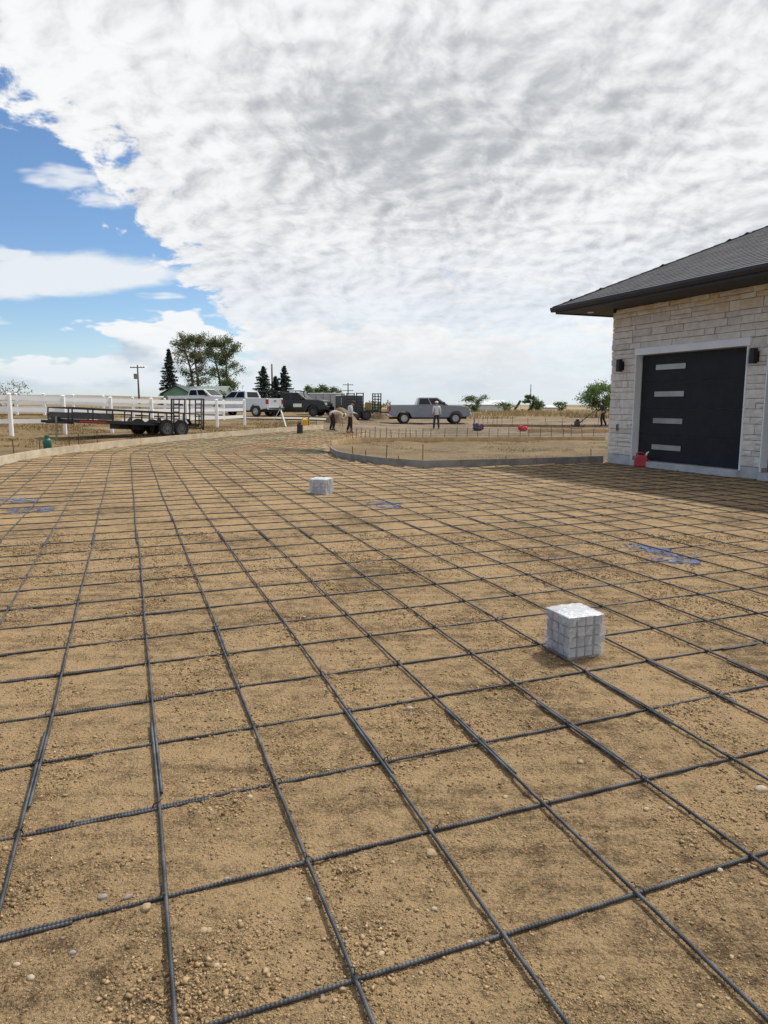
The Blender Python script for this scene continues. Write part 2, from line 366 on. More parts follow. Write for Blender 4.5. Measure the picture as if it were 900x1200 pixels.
def scatter():
    n = 330000
    y = 1.45 + 8.0 * rng.random(n) ** 2.0; x = (rng.random(n) - .5) * (1.28 * y + .5) + .05
    dn = fbm(x * 2.2, y * 2.2, 8, 3); dn2 = fbm(x * 7, y * 7, 2, 3)
    keep = rng.random(n) < np.clip((dn - .27) * 2.6, .22, 1) * np.clip((dn2 - .18) * 2.8, .25, 1)
    x, y = x[keep], y[keep]; n = len(x)
    r = .0014 + .0026 * rng.random(n) ** 2 + .0055 * rng.random(n) ** 14 + .0007 * np.maximum(y - 3, 0)
    r *= .85 + .4 * sst(.4, .8, fbm(x * 2.2, y * 2.2, 8, 3))
    z = terrain(x, y) + bedrelief(x, y) + r * .18
    base = np.array([.33, .228, .122]); k = rng.random((n, 1)); cols = base * (.35 + .95 * k)
    grey = rng.random(n) < .07; cols[grey] = np.array([.40, .325, .22]) * (.55 + .6 * rng.random((grey.sum(), 1)))
    kf = 5200; fy = 1.45 + 6.0 * rng.random(kf) ** 1.6; fx = (rng.random(kf) - .5) * (1.28 * fy + .5) + .05        # flat flakes of broken crust
    kp = fbm(fx * 2.2, fy * 2.2, 8, 3) + .35 * fbm(fx * 6, fy * 6, 12, 2) > .62; fx, fy = fx[kp], fy[kp]; fr_ = .003 + .008 * rng.random(len(fx)) ** 2
    x, y, r = np.r_[x, fx], np.r_[y, fy], np.r_[r, fr_]; z = np.r_[z, terrain(fx, fy) + bedrelief(fx, fy) + .003]
    cols = np.r_[cols, np.array([.36, .255, .145]) * (.6 + .55 * rng.random((len(fx), 1)))]
    sq = np.r_[np.full(n, .7), np.full(len(fx), .45)]
    o = soup('loose_soil', np.stack([x, y, z], -1), r, cols, pm, sq); o['kind'] = 'stuff'; tag(o, 'loose brown clods and grit strewn over the graded soil', 'soil')
    print('clods', n)
scatter()
stone_mats = [mat('pebble_' + k, a, b, rough=.85, scale=30, bump=.001, bscale=90) for k, a, b in (('pale', (.40, .33, .235), (.31, .245, .165)), ('tan', (.36, .27, .16), (.26, .18, .10)), ('grey', (.25, .23, .21), (.17, .15, .13)))]
def stones():
    S = [(20, 1138, 9, 0), (36, 1148, 10, 0), (254, 1142, 9, 0), (172, 1074, 14, 1), (150, 1054, 10, 2), (361, 1063, 10, 0), (509, 1068, 8, 0), (239, 1096, 11, 1), (245, 1090, 9, 1), (378, 1175, 8, 2), (447, 1116, 10, 0), (480, 832, 10, 0), (891, 930, 15, 0), (843, 1022, 9, 0),
         (680, 895, 9, 1), (705, 1148, 9, 1), (757, 955, 9, 0), (785, 953, 8, 0), (505, 1007, 16, 1), (265, 1030, 8, 2), (460, 1012, 7, 1), (120, 1055, 12, 2), (592, 935, 8, 1), (293, 936, 9, 0), (550, 1112, 8, 0), (820, 1180, 9, 1), (85, 1120, 9, 2), (630, 1170, 8, 0)]
    for k, (px, py, w, m) in enumerate(S):
        p = at(px, py); p.z = gz(p.x, p.y); d = (p - Vector((0, 0, EYE))).length; r = w / FPX * d / 2 * .82
        bm = bmesh.new(); bmesh.ops.create_icosphere(bm, subdivisions=2, radius=1.0)
        sx, sy, sz = random.uniform(.9, 1.15), random.uniform(.75, 1.0), random.uniform(.5, .7); sd_ = random.random() * 50
        for v in bm.verts:
            q = v.co; f = 1 + .6 * (float(fbm(q.x * 1.5 + sd_, q.y * 1.5 + q.z * 1.3, 2, 2)) - .4); v.co = Vector((q.x * sx, q.y * sy, q.z * sz)) * r * f
        me = bpy.data.meshes.new('stone'); bm.to_mesh(me); bm.free(); me.materials.append(stone_mats[m])
        if m == 0: me.polygons.foreach_set('use_smooth', [True] * len(me.polygons))
        o = bpy.data.objects.new('stone', me); COL.objects.link(o); o.location = p + Vector((0, 0, r * .12)); o.rotation_euler = (0, 0, random.random() * 6)
        tag(o, ['small pale rounded stone lying loose on the brown soil', 'small tan flat clod lying loose on the brown soil', 'small dark grey stone lying loose on the brown soil'][m], 'stone', ['pale stones on the soil', 'tan clods on the soil', 'dark stones on the soil'][m])
stones()

# ------------------------------------------------------------------ the rebar grid
steel = bpy.data.materials.new('rebar_steel'); steel.use_nodes = True
def _steel(m, c1, c2, metal):
    t = m.node_tree; b = t.nodes['Principled BSDF']; tc = t.nodes.new('ShaderNodeTexCoord'); v = N(t, tc.outputs['Object'])
    n = noise(t, v, 7, 5, .65); c = mixc(t, n.smooth(.4, .65), c1, c2); c = mixc(t, noise(t, v, 55, 3, .7).smooth(.6, .72) * .5, c, (.15, .095, .055)); t.links.new(c.k, b.inputs['Base Color'])
    b.inputs['Metallic'].default_value = metal; b.inputs['Roughness'].default_value = .58; b.inputs['Specular IOR Level'].default_value = .3
_steel(steel, (.040, .044, .050), (.10, .106, .115), .25)
steel_red = mat('red_coated_bar', (.36, .05, .035), (.24, .04, .03), rough=.5); steel_green = mat('green_coated_bar', (.035, .16, .085), (.05, .20, .11), rough=.5)
BR = .0071
def rebar_mesh(pts, z0):
    """a ribbed bar through 2-D points; ribs are modelled where the bar lies near, plain beyond"""
    P = [Vector((p.x, p.y, tz(p.x, p.y) + z0)) for p in pts]
    out, rad = [], []
    for a, b in zip(P[:-1], P[1:]):
        L = (b - a).length; near = min(a.y, b.y) < 4.6 and max(a.y, b.y) > .9 and abs(a.x) < 4
        if near:
            n = max(1, int(L / .0125))
            for k in range(n):
                for q, r in ((0, BR * .94), (.30, BR * .94), (.42, BR * 1.13), (.72, BR * 1.13), (.86, BR * .94)):
                    out.append(a.lerp(b, (k + q) / n)); rad.append(r)
        else: out.append(a); rad.append(BR)
    out.append(P[-1]); rad.append(BR)
    me = bpy.data.meshes.new('rebar'); c = np.array([p[:] for p in out]); n = 7 if min(p.y for p in P) < 6 else 5
    d = np.gradient(c, axis=0); d /= np.maximum(np.linalg.norm(d, axis=1, keepdims=True), 1e-9)
    x = np.cross(d, [0, 0, 1.0]); x /= np.linalg.norm(x, axis=1, keepdims=True); y = np.cross(x, d)
    a = 2 * np.pi * np.arange(n) / n
    V = c[:, None] + (x[:, None] * np.cos(a)[None, :, None] + y[:, None] * np.sin(a)[None, :, None]) * np.array(rad)[:, None, None]
    m = len(c); i = (np.arange(m - 1) * n)[:, None]; j = np.arange(n)[None]; jn = (j + 1) % n
    F = np.stack([i + jn, i + j, i + j + n, i + jn + n], -1).reshape(-1, 4)
    faces = F.tolist() + [list(range(n)), list(range((m - 1) * n, m * n))[::-1]]
    me.from_pydata(V.reshape(-1, 3).tolist(), [], faces); me.polygons.foreach_set('use_smooth', [True] * (len(faces) - 2) + [False] * 2); me.update(); return me
grid = empty('rebar_grid', (0, 3, 0)); tag(grid, 'tied grid of ribbed steel reinforcing bars lying on the bare soil', 'rebar grid')
def add_bar(pts, z0, material=steel):
    me = rebar_mesh(pts, z0); me.materials.append(material); o = bpy.data.objects.new('rebar', me); COL.objects.link(o); o.parent = grid; o.matrix_parent_inverse = Matrix.Translation((0, -3, 0)); return o
def run(fn, t0, t1, step, z0, laps, wig, mats=None):
    """follow fn(t); keep what lies in the bed; split at laps where two bars lie side by side"""
    ts = np.arange(t0, t1, step); pts = [fn(t) for t in ts]; ins = inside([p.x for p in pts], [p.y for p in pts], bed)
    segs, cur = [], []
    for k, p in enumerate(pts):
        if ins[k]: cur.append(k)
        elif cur: segs.append(cur); cur = []
    if cur: segs.append(cur)
    for s in segs:
        if len(s) < 4: continue
        ta, tb = ts[s[0]], ts[s[-1]]; cuts = [c for c in laps if ta + 1 < c[0] < tb - 1]
        lo = ta; side = 1
        for c, ln in cuts + [(None, 0)]:
            hi = tb if c is None else c + ln / 2
            tt = np.unique(np.r_[lo, np.arange(math.ceil(lo / step) * step, hi, step), hi]); q = []
            for t in tt:
                p = fn(t); e = fn(t + .01) - p; nrm = Vector((-e.y, e.x)).normalized()
                q.append(p + nrm * (.004 * math.sin(t * .7 + wig) + .0015 * math.sin(t * 2.1 + wig * 2) + side * BR * 1.05 * (1 if cuts else 0)))
            add_bar(q, z0, (mats or steel) if min(p.y for p in q) > 14 else steel)
            if c is None: break
            lo = c - ln / 2; side = -side
ZT, ZL = .0035, .0145
for i in range(-26, 44):                          # long bars
    lap0 = 1.15 + .22 * math.sin(i * 1.7) - (.25 if i > 6 else 0) + (.8 if i < 1 else 0) + (2.6 if i == 0 else 0)
    laps = [(lap0 + random.uniform(-.1, .1), 1.25), (lap0 + 10.2, 1.2)]
    mt = {5: steel_red, 6: steel_red, 8: steel_red, 3: steel_green, 7: steel_green, 9: steel_green, 10: steel_green, 2: steel_green}.get(i)
    f = lambda t, i=i: lattice(i + .03 * math.sin(i * 5.1) , t)
    if mt is None or True: run(f, -14, min(J0 - 2 + .0, 33) if mt else 66, .45, ZL, laps, i * 1.9)
    if mt: run(f, 30.8, 66, .45, ZL, [], i * 1.9, mt)
for j in range(-5, 70):                           # cross bars
    laps = [(-2.2 + 1.3 * math.sin(j * 2.3) + k * 10.4, 1.3) for k in (-2, -1, 0, 1, 2, 3)] if j < 9 else []
    run(lambda t, j=j: lattice(t, j + .05 * math.sin(j * 3.3) + (.035 * math.sin(j * 7.7)) * t * .12), -30, 46, .45, ZT, laps, j * 2.3, steel_green if j > 36 and j % 5 == 2 else None)
wire = mat('tie_wire', (.03, .03, .034), rough=.5, metal=.6)
def ties():
    m = MB()
    for i in range(-8, 16):
        for j in range(-1, 12):
            p = lattice(i, j)
            if not (1.3 < p.y < 7.5 and abs(p.x) < p.y * .62 + .3) or random.random() < .12: continue
            a = random.choice((.785, 2.356)) + random.uniform(-.25, .25); c, s = math.cos(a), math.sin(a); z = tz(p.x, p.y)
            for off in (-.0022, .0022):
                pts = []
                for k in range(9):
                    q = -1 + 2 * k / 8; r = .021 * q
                    pts.append((p.x + c * r - s * off, p.y + s * r + c * off, z - .002 + .0300 * (1 - q ** 4)))
                m.tube(pts, .0014, 4)
            m.tube([(p.x + c * .012, p.y + s * .012, z + .024), (p.x + c * .022 + s * .006, p.y + s * .022 - c * .006, z + .035), (p.x + c * .032, p.y + s * .032, z + .032)], .002, 4)
    o = m.build('tie_wire', wire, grid); o.matrix_parent_inverse = Matrix.Translation((0, -3, 0)); o['kind'] = 'stuff'
ties()
# ------------------------------------------------------------------ the garage
stone_light = [mat('ledge_stone_%d' % k, a, b, rough=.9, scale=5, detail=6, bump=.012, bscale=14) for k, (a, b) in enumerate([((.60, .55, .50), (.72, .67, .61)), ((.52, .485, .45), (.65, .61, .565)), ((.64, .59, .525), (.74, .70, .64)), ((.58, .48, .36), (.68, .60, .49))])]
shade_mortar = mat('shade_mortar', (.30, .28, .26), (.38, .36, .33), rough=.95, scale=20)  # backing darkened to paint in the shadow lines between stones
concrete = mat('foundation_concrete', (.38, .39, .41), (.50, .50, .51), rough=.9, scale=3, detail=7, bump=.004, bscale=30)
trim_grey = mat('trim_metal', (.72, .75, .79), (.78, .80, .83), rough=.5, scale=2)
dark_door = mat('charcoal_door', (.012, .013, .017), (.017, .018, .023), rough=.62, scale=3, bump=.001, bscale=120, spec=.3)
fascia_m = mat('charcoal_fascia', (.016, .018, .024), (.022, .024, .031), rough=.5, scale=2)
soffit_m = mat('charcoal_soffit', (.030, .030, .034), (.038, .038, .042), rough=.7, scale=2)
frost = mat('frosted_glass', (.24, .27, .29), (.32, .35, .36), rough=.12, scale=1.5, spec=.8)
black_metal = mat('black_fixture', (.012, .012, .013), rough=.4, metal=.3)
HW, ZF, OV = 4.37, .27, 1.2
house = empty('garage', (HC.x, HC.y, 0), HA)
tag(house, 'pale ledgestone garage with charcoal hip roof and dark sectional doors', 'garage')
DO = [(1.03, 4.66), (5.25, 8.9)]; DT, DB = 3.03, .17; HL = 13.0; DEPTH = 9.0
w = MB(); cuts = [0, .0]
spans = [(0, DO[0][0]), (DO[0][1], DO[1][0]), (DO[1][1], HL)]
for a, b in spans: w.box(a + .012, b - .004, .045, .30, ZF, DT + .2)
w.box(.012, HL, .045, .30, DT + .202, HW)
w.box(.045, .30, .302, DEPTH, ZF, HW); w.box(.302, HL, DEPTH - .25, DEPTH, ZF, HW); w.box(HL - .25, HL, .302, DEPTH - .252, ZF, HW)
wall = w.build('wall', shade_mortar, house)
for a, b in spans: MB().box(a - .02, b, .0, .29, -.12, ZF - .003).build('foundation', concrete, house, bevel=.008)
MB().box(-.02, .29, .292, DEPTH, -.12, ZF - .003).build('foundation', concrete, house, bevel=.008)
for a, b in DO: MB().box(a + .003, b - .003, -.10, .6, -.12, DB - .02).build('door_sill', concrete, house, bevel=.01)
def ledge(s0, s1, z0, z1, proud, tint):
    m = MB(); nx, nz = 4, 3
    for k in range(nz):
        for i in range(nx):
            x = s0 + (s1 - s0) * i / (nx - 1); z = z0 + (z1 - z0) * k / (nz - 1); e = i in (0, nx - 1) or k in (0, nz - 1)
            m.v.append((x + (random.uniform(-.006, .006) if e else random.uniform(-.04, .04) * (s1 - s0)), -proud + (random.uniform(.004, .014) if e else random.uniform(-.014, .012)), z + random.uniform(-.004, .004)))
    for k in range(nz - 1):
        for i in range(nx - 1): a = k * nx + i; m.f.append((a, a + 1, a + nx + 1, a + nx))
    n = nx * nz; ring = list(range(nx)) + [nx * (k + 1) - 1 for k in range(1, nz)] + [nx * nz - 2 - i for i in range(nx - 1)] + [nx * (nz - 1 - k) for k in range(1, nz - 1)]
    for r in ring: x, y, z = m.v[r]; m.v.append((x, .05, z))
    for q in range(len(ring)): m.f.append((ring[q], ring[(q + 1) % len(ring)], n + (q + 1) % len(ring), n + q))
    return m.build('stone', stone_light[tint], wall)
def stonework():
    z = ZF; J = .013; nst = 0
    while z < HW - .02:
        h = random.choice((.13, .16, .19, .21, .24)); h = min(h, HW - z)
        if HW - z - h < .08: h = HW - z
        for a, b in ([(0, HL)] if z >= DT + .2 else spans):
            if a == 0: a = -.02 + random.uniform(-.02, .01)
            if z < DT + .2 and z + h > DT + .2: pass
            x = a
            while x < b - .01 and x < 6.6:
                L = random.uniform(.24, .85) * (.75 if b - a < 1.3 else 1); 
                if b - x - L < .2: L = b - x
                tint = random.choice((0, 0, 1, 2, 2)) if not (z > HW - .55 and random.random() < .35) else 3
                hh = h
                if h > .2 and random.random() < .18:
                    c = h * random.uniform(.4, .6); ledge(x + J / 2, x + L - J / 2, z + J / 2, z + c - J / 2, random.uniform(-.004, .022), tint); ledge(x + J / 2, x + L - J / 2, z + c + J / 2, z + h - J / 2, random.uniform(-.004, .022), random.choice((0, 1, 2))); nst += 2
                else: ledge(x + J / 2, x + L - J / 2, z + J / 2, z + hh - J / 2, random.uniform(-.004, .022), tint); nst += 1
                x += L
        z += h
        if z < DT + .2 < z + .09: z = DT + .2
        elif z < DT + .2 and z + .23 > DT + .2:      # a closing course level with the header
            h = DT + .2 - z
            for a, b in spans:
                x = a
                while x < min(b, 6.6) - .01:
                    L = random.uniform(.3, .8)
                    if b - x - L < .2: L = b - x
                    ledge(x + J / 2, x + L - J / 2, z + J / 2, z + h - J / 2, random.uniform(0, .02), random.choice((0, 1, 2))); nst += 1; x += L
            z = DT + .2
    print('stones', nst)
stonework()
def sidewall():                                   # the return of the stone round the corner
    z = ZF
    while z < HW - .05:
        h = min(random.choice((.14, .18, .22)), HW - z); m = MB(); L = random.uniform(.3, .9)
        m.box(-.02 + random.uniform(-.02, .012), .05, .055, .055 + L, z + .004, z + h - .004); m.build('stone', stone_light[random.choice((0, 1, 2))], wall, bevel=.008); z += h
sidewall()
for k, (a, b) in enumerate(DO):
    d = empty('garage_door'); d.parent = house
    hh = (DT - DB) / 4
    for q in range(4):
        z0 = DB + q * hh; MB().box(a + .005, b - .005, .20, .25, z0 + .003, z0 + hh - .003).build('panel', dark_door, d, bevel=.006)
        zc_ = z0 + hh * .53
        fr = MB(); x0, x1 = a + .50, a + 1.60
        fr.box(x0, x1, .190, .2045, zc_ - .09, zc_ - .07).box(x0, x1, .190, .2045, zc_ + .07, zc_ + .09).box(x0, x0 + .02, .190, .2045, zc_ - .0695, zc_ + .0695).box(x1 - .02, x1, .190, .2045, zc_ - .0695, zc_ + .0695)
        wn = fr.build('window', dark_door, d)
        MB().box(x0 + .021, x1 - .021, .194, .203, zc_ - .069, zc_ + .069).build('pane', frost, wn)
    MB().box(a - .03, a, -.035, .19, DB - .01, DT + .01).build('door_jamb', trim_grey, house); MB().box(b, b + .03, -.035, .19, DB - .01, DT + .01).build('door_jamb', trim_grey, house)
    MB().box(a - .06, b + .08, -.045, .18, DT + .012, DT + .20).build('door_header', trim_grey, house, bevel=.004)
# roof: hipped, fascia with gutter, flat soffit
PITCHR = .46; ZE = 4.53
sf = MB(); sf.box(-OV + .05, HL + .6, -OV + .05, .04, HW + .004, HW + .03).box(-OV + .05, .04, .042, DEPTH + .8, HW + .004, HW + .03); sf.build('soffit', soffit_m, house)
fa = MB(); fa.box(-OV + .02, HL + .6, -OV + .02, -OV + .049, HW - .03, ZE - .02).box(-OV + .02, -OV + .049, -OV + .0495, DEPTH + .8, HW - .03, ZE - .02); fa.build('fascia', fascia_m, house)
gt = MB()
def gut(p, q, nrm):
    prof = [(0, -.13), (.075, -.13), (.115, -.06), (.115, 0), (.10, 0), (.10, -.05), (.07, -.115), (0, -.115)]
    n = len(prof); vs = []
    for e in (p, q):
        for a, b in prof: vs.append((e[0] + nrm[0] * a, e[1] + nrm[1] * a, ZE + b))
    gt.add(vs, [tuple(range(n))[::-1], tuple(range(n, 2 * n))] + [(i, (i + 1) % n, (i + 1) % n + n, i + n) for i in range(n)])
gut((-OV - .10, -OV + .018), (HL + .6, -OV + .018), (0, -1)); gut((-OV + .018, -OV + .017), (-OV + .018, DEPTH + .8), (-1, 0))
gt.build('gutter', fascia_m, house)
RUN = 6.2
shm = bpy.data.materials.new('roof_shingle'); shm.use_nodes = True
def _sh(m):
    t = m.node_tree; b = t.nodes['Principled BSDF']; b.inputs['Roughness'].default_value = .92; a = t.nodes.new('ShaderNodeAttribute'); a.attribute_name = 'tint'
    tc = t.nodes.new('ShaderNodeTexCoord'); n = noise(t, N(t, tc.outputs['Object']), 60, 3, .7)
    t.links.new(mixc(t, n.smooth(.3, .7) * .5, N(t, a.outputs['Color']), (.11, .11, .125)).k, b.inputs['Base Color'])
_sh(shm)
def slope(front):
    """courses of three-tab shingles on one slope between the eave and the hip"""
    V, F, Cc = [], [], []; e = .145; ny = int(RUN / e)
    for k in range(ny):
        y0 = k * e; off = (k % 2) * .17 + random.uniform(-.02, .02)
        lo = -OV - .05 + y0; hi = HL + .6
        x = lo - off
        while x < (hi if front else DEPTH + .8):
            x0, x1 = max(x, lo), min(x + .33, hi); x += .335
            if x1 - x0 < .02: continue
            g = random.uniform(.032, .068); up = y0 + e * 1.15; z0 = ZE + PITCHR * y0 + .016 + random.uniform(0, .004); z1 = ZE + PITCHR * up + .004
            xl = max(x0, lo + (up - y0)) if x0 <= lo + .001 else x0
            pts = [(x0, -OV - .05 + y0, z0), (x1, -OV - .05 + y0, z0), (x1, -OV - .05 + up, z1), (min(xl, x1), -OV - .05 + up, z1), (x0, -OV - .05 + y0, z0 - .02), (x1, -OV - .05 + y0, z0 - .02)]
            if not front: pts = [(b, a, c) for a, b, c in pts]
            i = len(V); V += pts; F += [(i, i + 1, i + 2, i + 3), (i + 4, i + 5, i + 1, i)]; Cc += [(g, g, g * 1.12, 1)] * 6
    me = bpy.data.meshes.new('shingles'); me.from_pydata(V, [], F); me.update(); ca = me.color_attributes.new('tint', 'FLOAT_COLOR', 'POINT'); ca.data.foreach_set('color', np.array(Cc, np.float32).ravel()); me.materials.append(shm)
    o = bpy.data.objects.new('shingles', me); COL.objects.link(o); o['kind'] = 'stuff'; return o
rf = MB(); k = RUN
A, B_, C_, D_ = (-OV, -OV), (HL + .6, -OV), (HL + .6, -OV + k), (-OV + k, -OV + k)
E_ = (-OV, DEPTH + .8)
rf.add([(*A, ZE - .02), (*B_, ZE - .02), (*C_, ZE - .02 + k * PITCHR), (*D_, ZE - .02 + k * PITCHR), (-OV, DEPTH + .8, ZE - .02), (-OV + k, DEPTH + .8, ZE - .02 + k * PITCHR), (HL + .6, DEPTH + .8, ZE - .02 + k * PITCHR)], [(0, 1, 2, 3), (0, 3, 5, 4), (3, 2, 6, 5)])
roof = rf.build('roof', mat('roof_deck', (.05, .05, .056), rough=.9), house)
for fr in (True, False): slope(fr).parent = roof
hp = MB()
for q in range(28):
    a = q * .215; p0 = Vector((-OV - .05 + a, -OV - .05 + a, ZE + PITCHR * a + .034)); p1 = p0 + Vector((.27, .27,   .27 * PITCHR - .012)); n1 = Vector((.09, -.09, -.035)); n2 = Vector((-.09, .09, -.035))
    hp.add([p0 + n1, p0, p0 + n2, p1 + n1, p1, p1 + n2], [(0, 1, 4, 3), (1, 2, 5, 4)])
hcap = hp.build('hip_cap', shm, roof); ca = hcap.data.color_attributes.new('tint', 'FLOAT_COLOR', 'POINT'); ca.data.foreach_set('color', np.tile([.06, .06, .068, 1], len(hcap.data.vertices)).astype(np.float32))
dl = MB().lathe([(.0, .0), (.085, .0), (.10, .012), (.10, .03)], 20, Matrix.Translation((-.62, -.35, HW - .012))); dl.build('downlight', mat('downlight_trim', (.75, .75, .72), rough=.4), house)
MB().box(.33, .42, -.035, -.018, .96, 1.14).build('outlet_cover', mat('outlet_grey', (.10, .10, .105), rough=.5), house, bevel=.005)
sc_ = MB().lathe([(.0, 0), (.05, 0), (.055, .03), (.055, .055), (0, .055)], 14, Matrix.Translation((.22, -.16, HW - .052))); cm = sc_.build('security_camera', black_metal); cm.matrix_world = house.matrix_basis @ Matrix(); cm.location = (HC.x, HC.y, 0); cm.rotation_euler = (0, 0, HA)
MBd = MB(); bm_ = bmesh.new(); bmesh.ops.create_uvsphere(bm_, u_segments=14, v_segments=8, radius=.048); MBd.add([v.co + Vector((.22, -.17, HW - .068)) for v in bm_.verts], [[v.index for v in f_.verts] for f_ in bm_.faces]); bm_.free(); MBd.build('lens_dome', black_metal, cm, smooth=True)
tag(cm, 'small black dome camera fixed under the garage soffit', 'camera')
def wall_lamp(s, label):
    r = empty('wall_lamp', (HC.x + HD.x * s, HC.y + HD.y * s, 2.62), HA); tag(r, label, 'lamp', 'wall lamps on the garage')
    MB().box(-.06, .06, -.045, -.01, .05, .28).build('back_plate', black_metal, r, bevel=.006)
    MB().box(-.02, .02, -.07, -.045, .13, .20).build('arm', black_metal, r)
    MB().box(-.065, .065, -.20, -.07, 0, .34).build('lamp_shade', black_metal, r, bevel=.01)
    MB().box(-.045, .045, -.18, -.09, -.004, .0).build('lens', frost, r)
wall_lamp(.47, 'black box wall lamp between the garage corner and the closed door'); wall_lamp(4.93, 'black box wall lamp on the narrow stone pier between two doors')
# ------------------------------------------------------------------ form boards with their stakes
pine = mat('form_lumber', (.48, .40, .28), (.60, .53, .41), rough=.85, scale=3, detail=6, bump=.003, bscale=25)
tanply = mat('form_plywood', (.44, .30, .15), (.55, .40, .22), rough=.85, scale=3, detail=6, bump=.003, bscale=25)
shadeboard = mat('shaded_form_lumber', (.16, .155, .15), (.25, .24, .23), rough=.9, scale=2.5, detail=6, bump=.003, bscale=25)  # dark grey puts the board's shaded side into its colour
stake_m = mat('rusty_stake', (.055, .038, .030), (.10, .065, .045), rough=.8, metal=.3, scale=20)
woodstake = mat('wood_stake', (.30, .21, .13), (.42, .31, .20), rough=.9, scale=12)
def form(name, label, pts, h, material, stakes, thick=.04, drop=.05, grp=None, side=1):
    base = pts[len(pts) // 2]; r = empty(name, base); tag(r, label, 'formwork', grp)
    for k, (a, b) in enumerate(zip(pts[:-1], pts[1:])):
        d = Vector((b.x - a.x, b.y - a.y)); L = d.length; d /= L; n = Vector((-d.y, d.x)) * side
        m = MB(); jit = .004 * (k % 2)
        vs = []
        for p in (a, b):
            q = p - d.to_3d() * 0 - base
            for off, z in ((0, -drop), (thick, -drop), (thick, h), (0, h)):
                vs.append((q.x + n.x * (off + jit), q.y + n.y * (off + jit), q.z + z + (.002 * (k % 3))))
        e = .003 / L
        vs = [Vector(v).lerp(Vector(vs[(i + 4) % 8]), e) for i, v in enumerate(vs)]
        m.add(vs, [(0, 1, 2, 3), (7, 6, 5, 4), (0, 4, 5, 1), (1, 5, 6, 2), (2, 6, 7, 3), (3, 7, 4, 0)]); m.build('board', material, r)
    for px, py, top, wood in stakes:
        p = at(px, py); p2 = min(((p - (a.lerp(b, t / 12))).length, t, a, b) for a, b in zip(pts[:-1], pts[1:]) for t in range(13))
        c = p2[2].lerp(p2[3], p2[1] / 12); d = Vector((p2[3].x - p2[2].x, p2[3].y - p2[2].y)).normalized(); n = Vector((-d.y, d.x, 0)) * side
        c = c + n * (thick + .03) - base; lx, ly = random.uniform(-.05, .05), random.uniform(-.04, .04)
        if wood: MB().bar(c + Vector((0, 0, -.12)), c + Vector((lx, ly, top)), .035, .022).build('stake', woodstake, r)
        else: MB().tube([c + Vector((0, 0, -.12)), c + Vector((lx, ly, top))], .0125, 7).build('stake', stake_m, r)
form('form_board', 'long pale timber form curving beside the black trailer', LEFT, .22, pine, [(31, 541, .62, 0), (60, 536, .52, 0), (87, 531, .55, 0), (100, 530, .58, 0), (124, 527, .62, 0), (162, 522, .52, 0), (258, 513, .30, 0), (315, 508, .3, 0), (368, 504, .5, 0), (372, 504, .55, 0), (376, 503, .5, 0)], side=1)
form('form_board', 'timber form coloured dark as if shaded, bordering the dirt island, ending at the garage corner', RIGHT, .20, shadeboard, [(412, 540, .42, 0), (424, 542, .34, 0), (452, 545, .55, 0), (470, 546, .28, 0), (495, 548, .62, 0), (595, 546, .26, 0), (696, 543, .42, 1)], side=1)
st = [(x, 519, random.uniform(.52, .68), k < 5) for k, x in enumerate(list(np.arange(389, 404, 3.6)) + list(np.arange(405, 500, 7.5)) + list(np.arange(500, 709, 13.0)))]
form('form_board', 'tan plywood form on the far side of the dirt island, thick with upright stakes', FAR, .20, tanply, st, side=1)
FB1 = [at(x, 506.5 + .4 * math.sin(x * .03)) for x in range(618, 720, 12)]
form('form_board', 'tan form behind the island beside the red can, shorter than the others', FB1, .17, tanply, [(x, 506, .5, 0) for x in range(624, 716, 17)])
FB2 = [at(x, 500.5 + .3 * math.sin(x * .04)) for x in range(556, 730, 16)]
form('form_board', 'low brown form under the feet of the compacting worker', FB2, .16, mat('brown_form_lumber', (.20, .13, .075), (.30, .21, .13), rough=.9, scale=3), [(x, 500, .6, 0) for x in list(range(534, 590, 6)) + list(range(600, 712, 19))])
# bars on the strip of drive beyond the island
far_grid = empty('rebar_grid', (FAR[6].x, FAR[6].y + 3, FAR[6].z)); tag(far_grid, 'strip of rebar laid on the drive beyond the dirt island', 'rebar grid')
for k in range(5):
    py = 503.5 + k * 2.6; m = MB(); pts = [at(x, py) for x in range(470, 712, 20)]
    m.tube([p - far_grid.location + Vector((0, 0, .05 + .0)) for p in pts], .012, 5); m.build('rebar', steel, far_grid)
# ------------------------------------------------------------------ white rail fences
vinyl = mat('white_vinyl', (.80, .82, .85), (.85, .86, .87), rough=.45, scale=1.5)
def fence(posts, label, ph, n_rail, span=1.0):
    r = empty('rail_fence', posts[0]); tag(r, label, 'fence'); b0 = posts[0]
    PH = ph if hasattr(ph, '__len__') else [ph] * len(posts)
    for p, ph in zip(posts, PH):
        q = p - b0; MB().box(q.x - .065, q.x + .065, q.y - .065, q.y + .065, q.z - .15, q.z + ph).build('post', vinyl, r, bevel=.006)
        c = MB(); c.add([(q.x - .08, q.y - .08, q.z + ph), (q.x + .08, q.y - .08, q.z + ph), (q.x + .08, q.y + .08, q.z + ph), (q.x - .08, q.y + .08, q.z + ph), (q.x, q.y, q.z + ph + .06)] + [], [(3, 2, 1, 0), (0, 1, 4), (1, 2, 4), (2, 3, 4), (3, 0, 4)]); c.build('post_cap', vinyl, r)
    for a, b, pa, pb in zip(posts[:-1], posts[1:], PH[:-1], PH[1:]):
        d = (b - a).normalized()
        for k in range(n_rail):
            za, zb = (q - .14 - k * (q - .24) / n_rail for q in (pa, pb)); MB().bar(a - b0 + d * .066 + Vector((0, 0, za)), b - b0 - d * .066 + Vector((0, 0, zb)), .045, .17).build('rail', vinyl, r)
fp = [(16, 28.5), (78.5, 30.4), (133, 32.5), (180.5, 34.6), (220.5, 36.9), (256, 39.1), (288, 41.5)]
P0 = [at(16, 507.5), at(288, 497)]
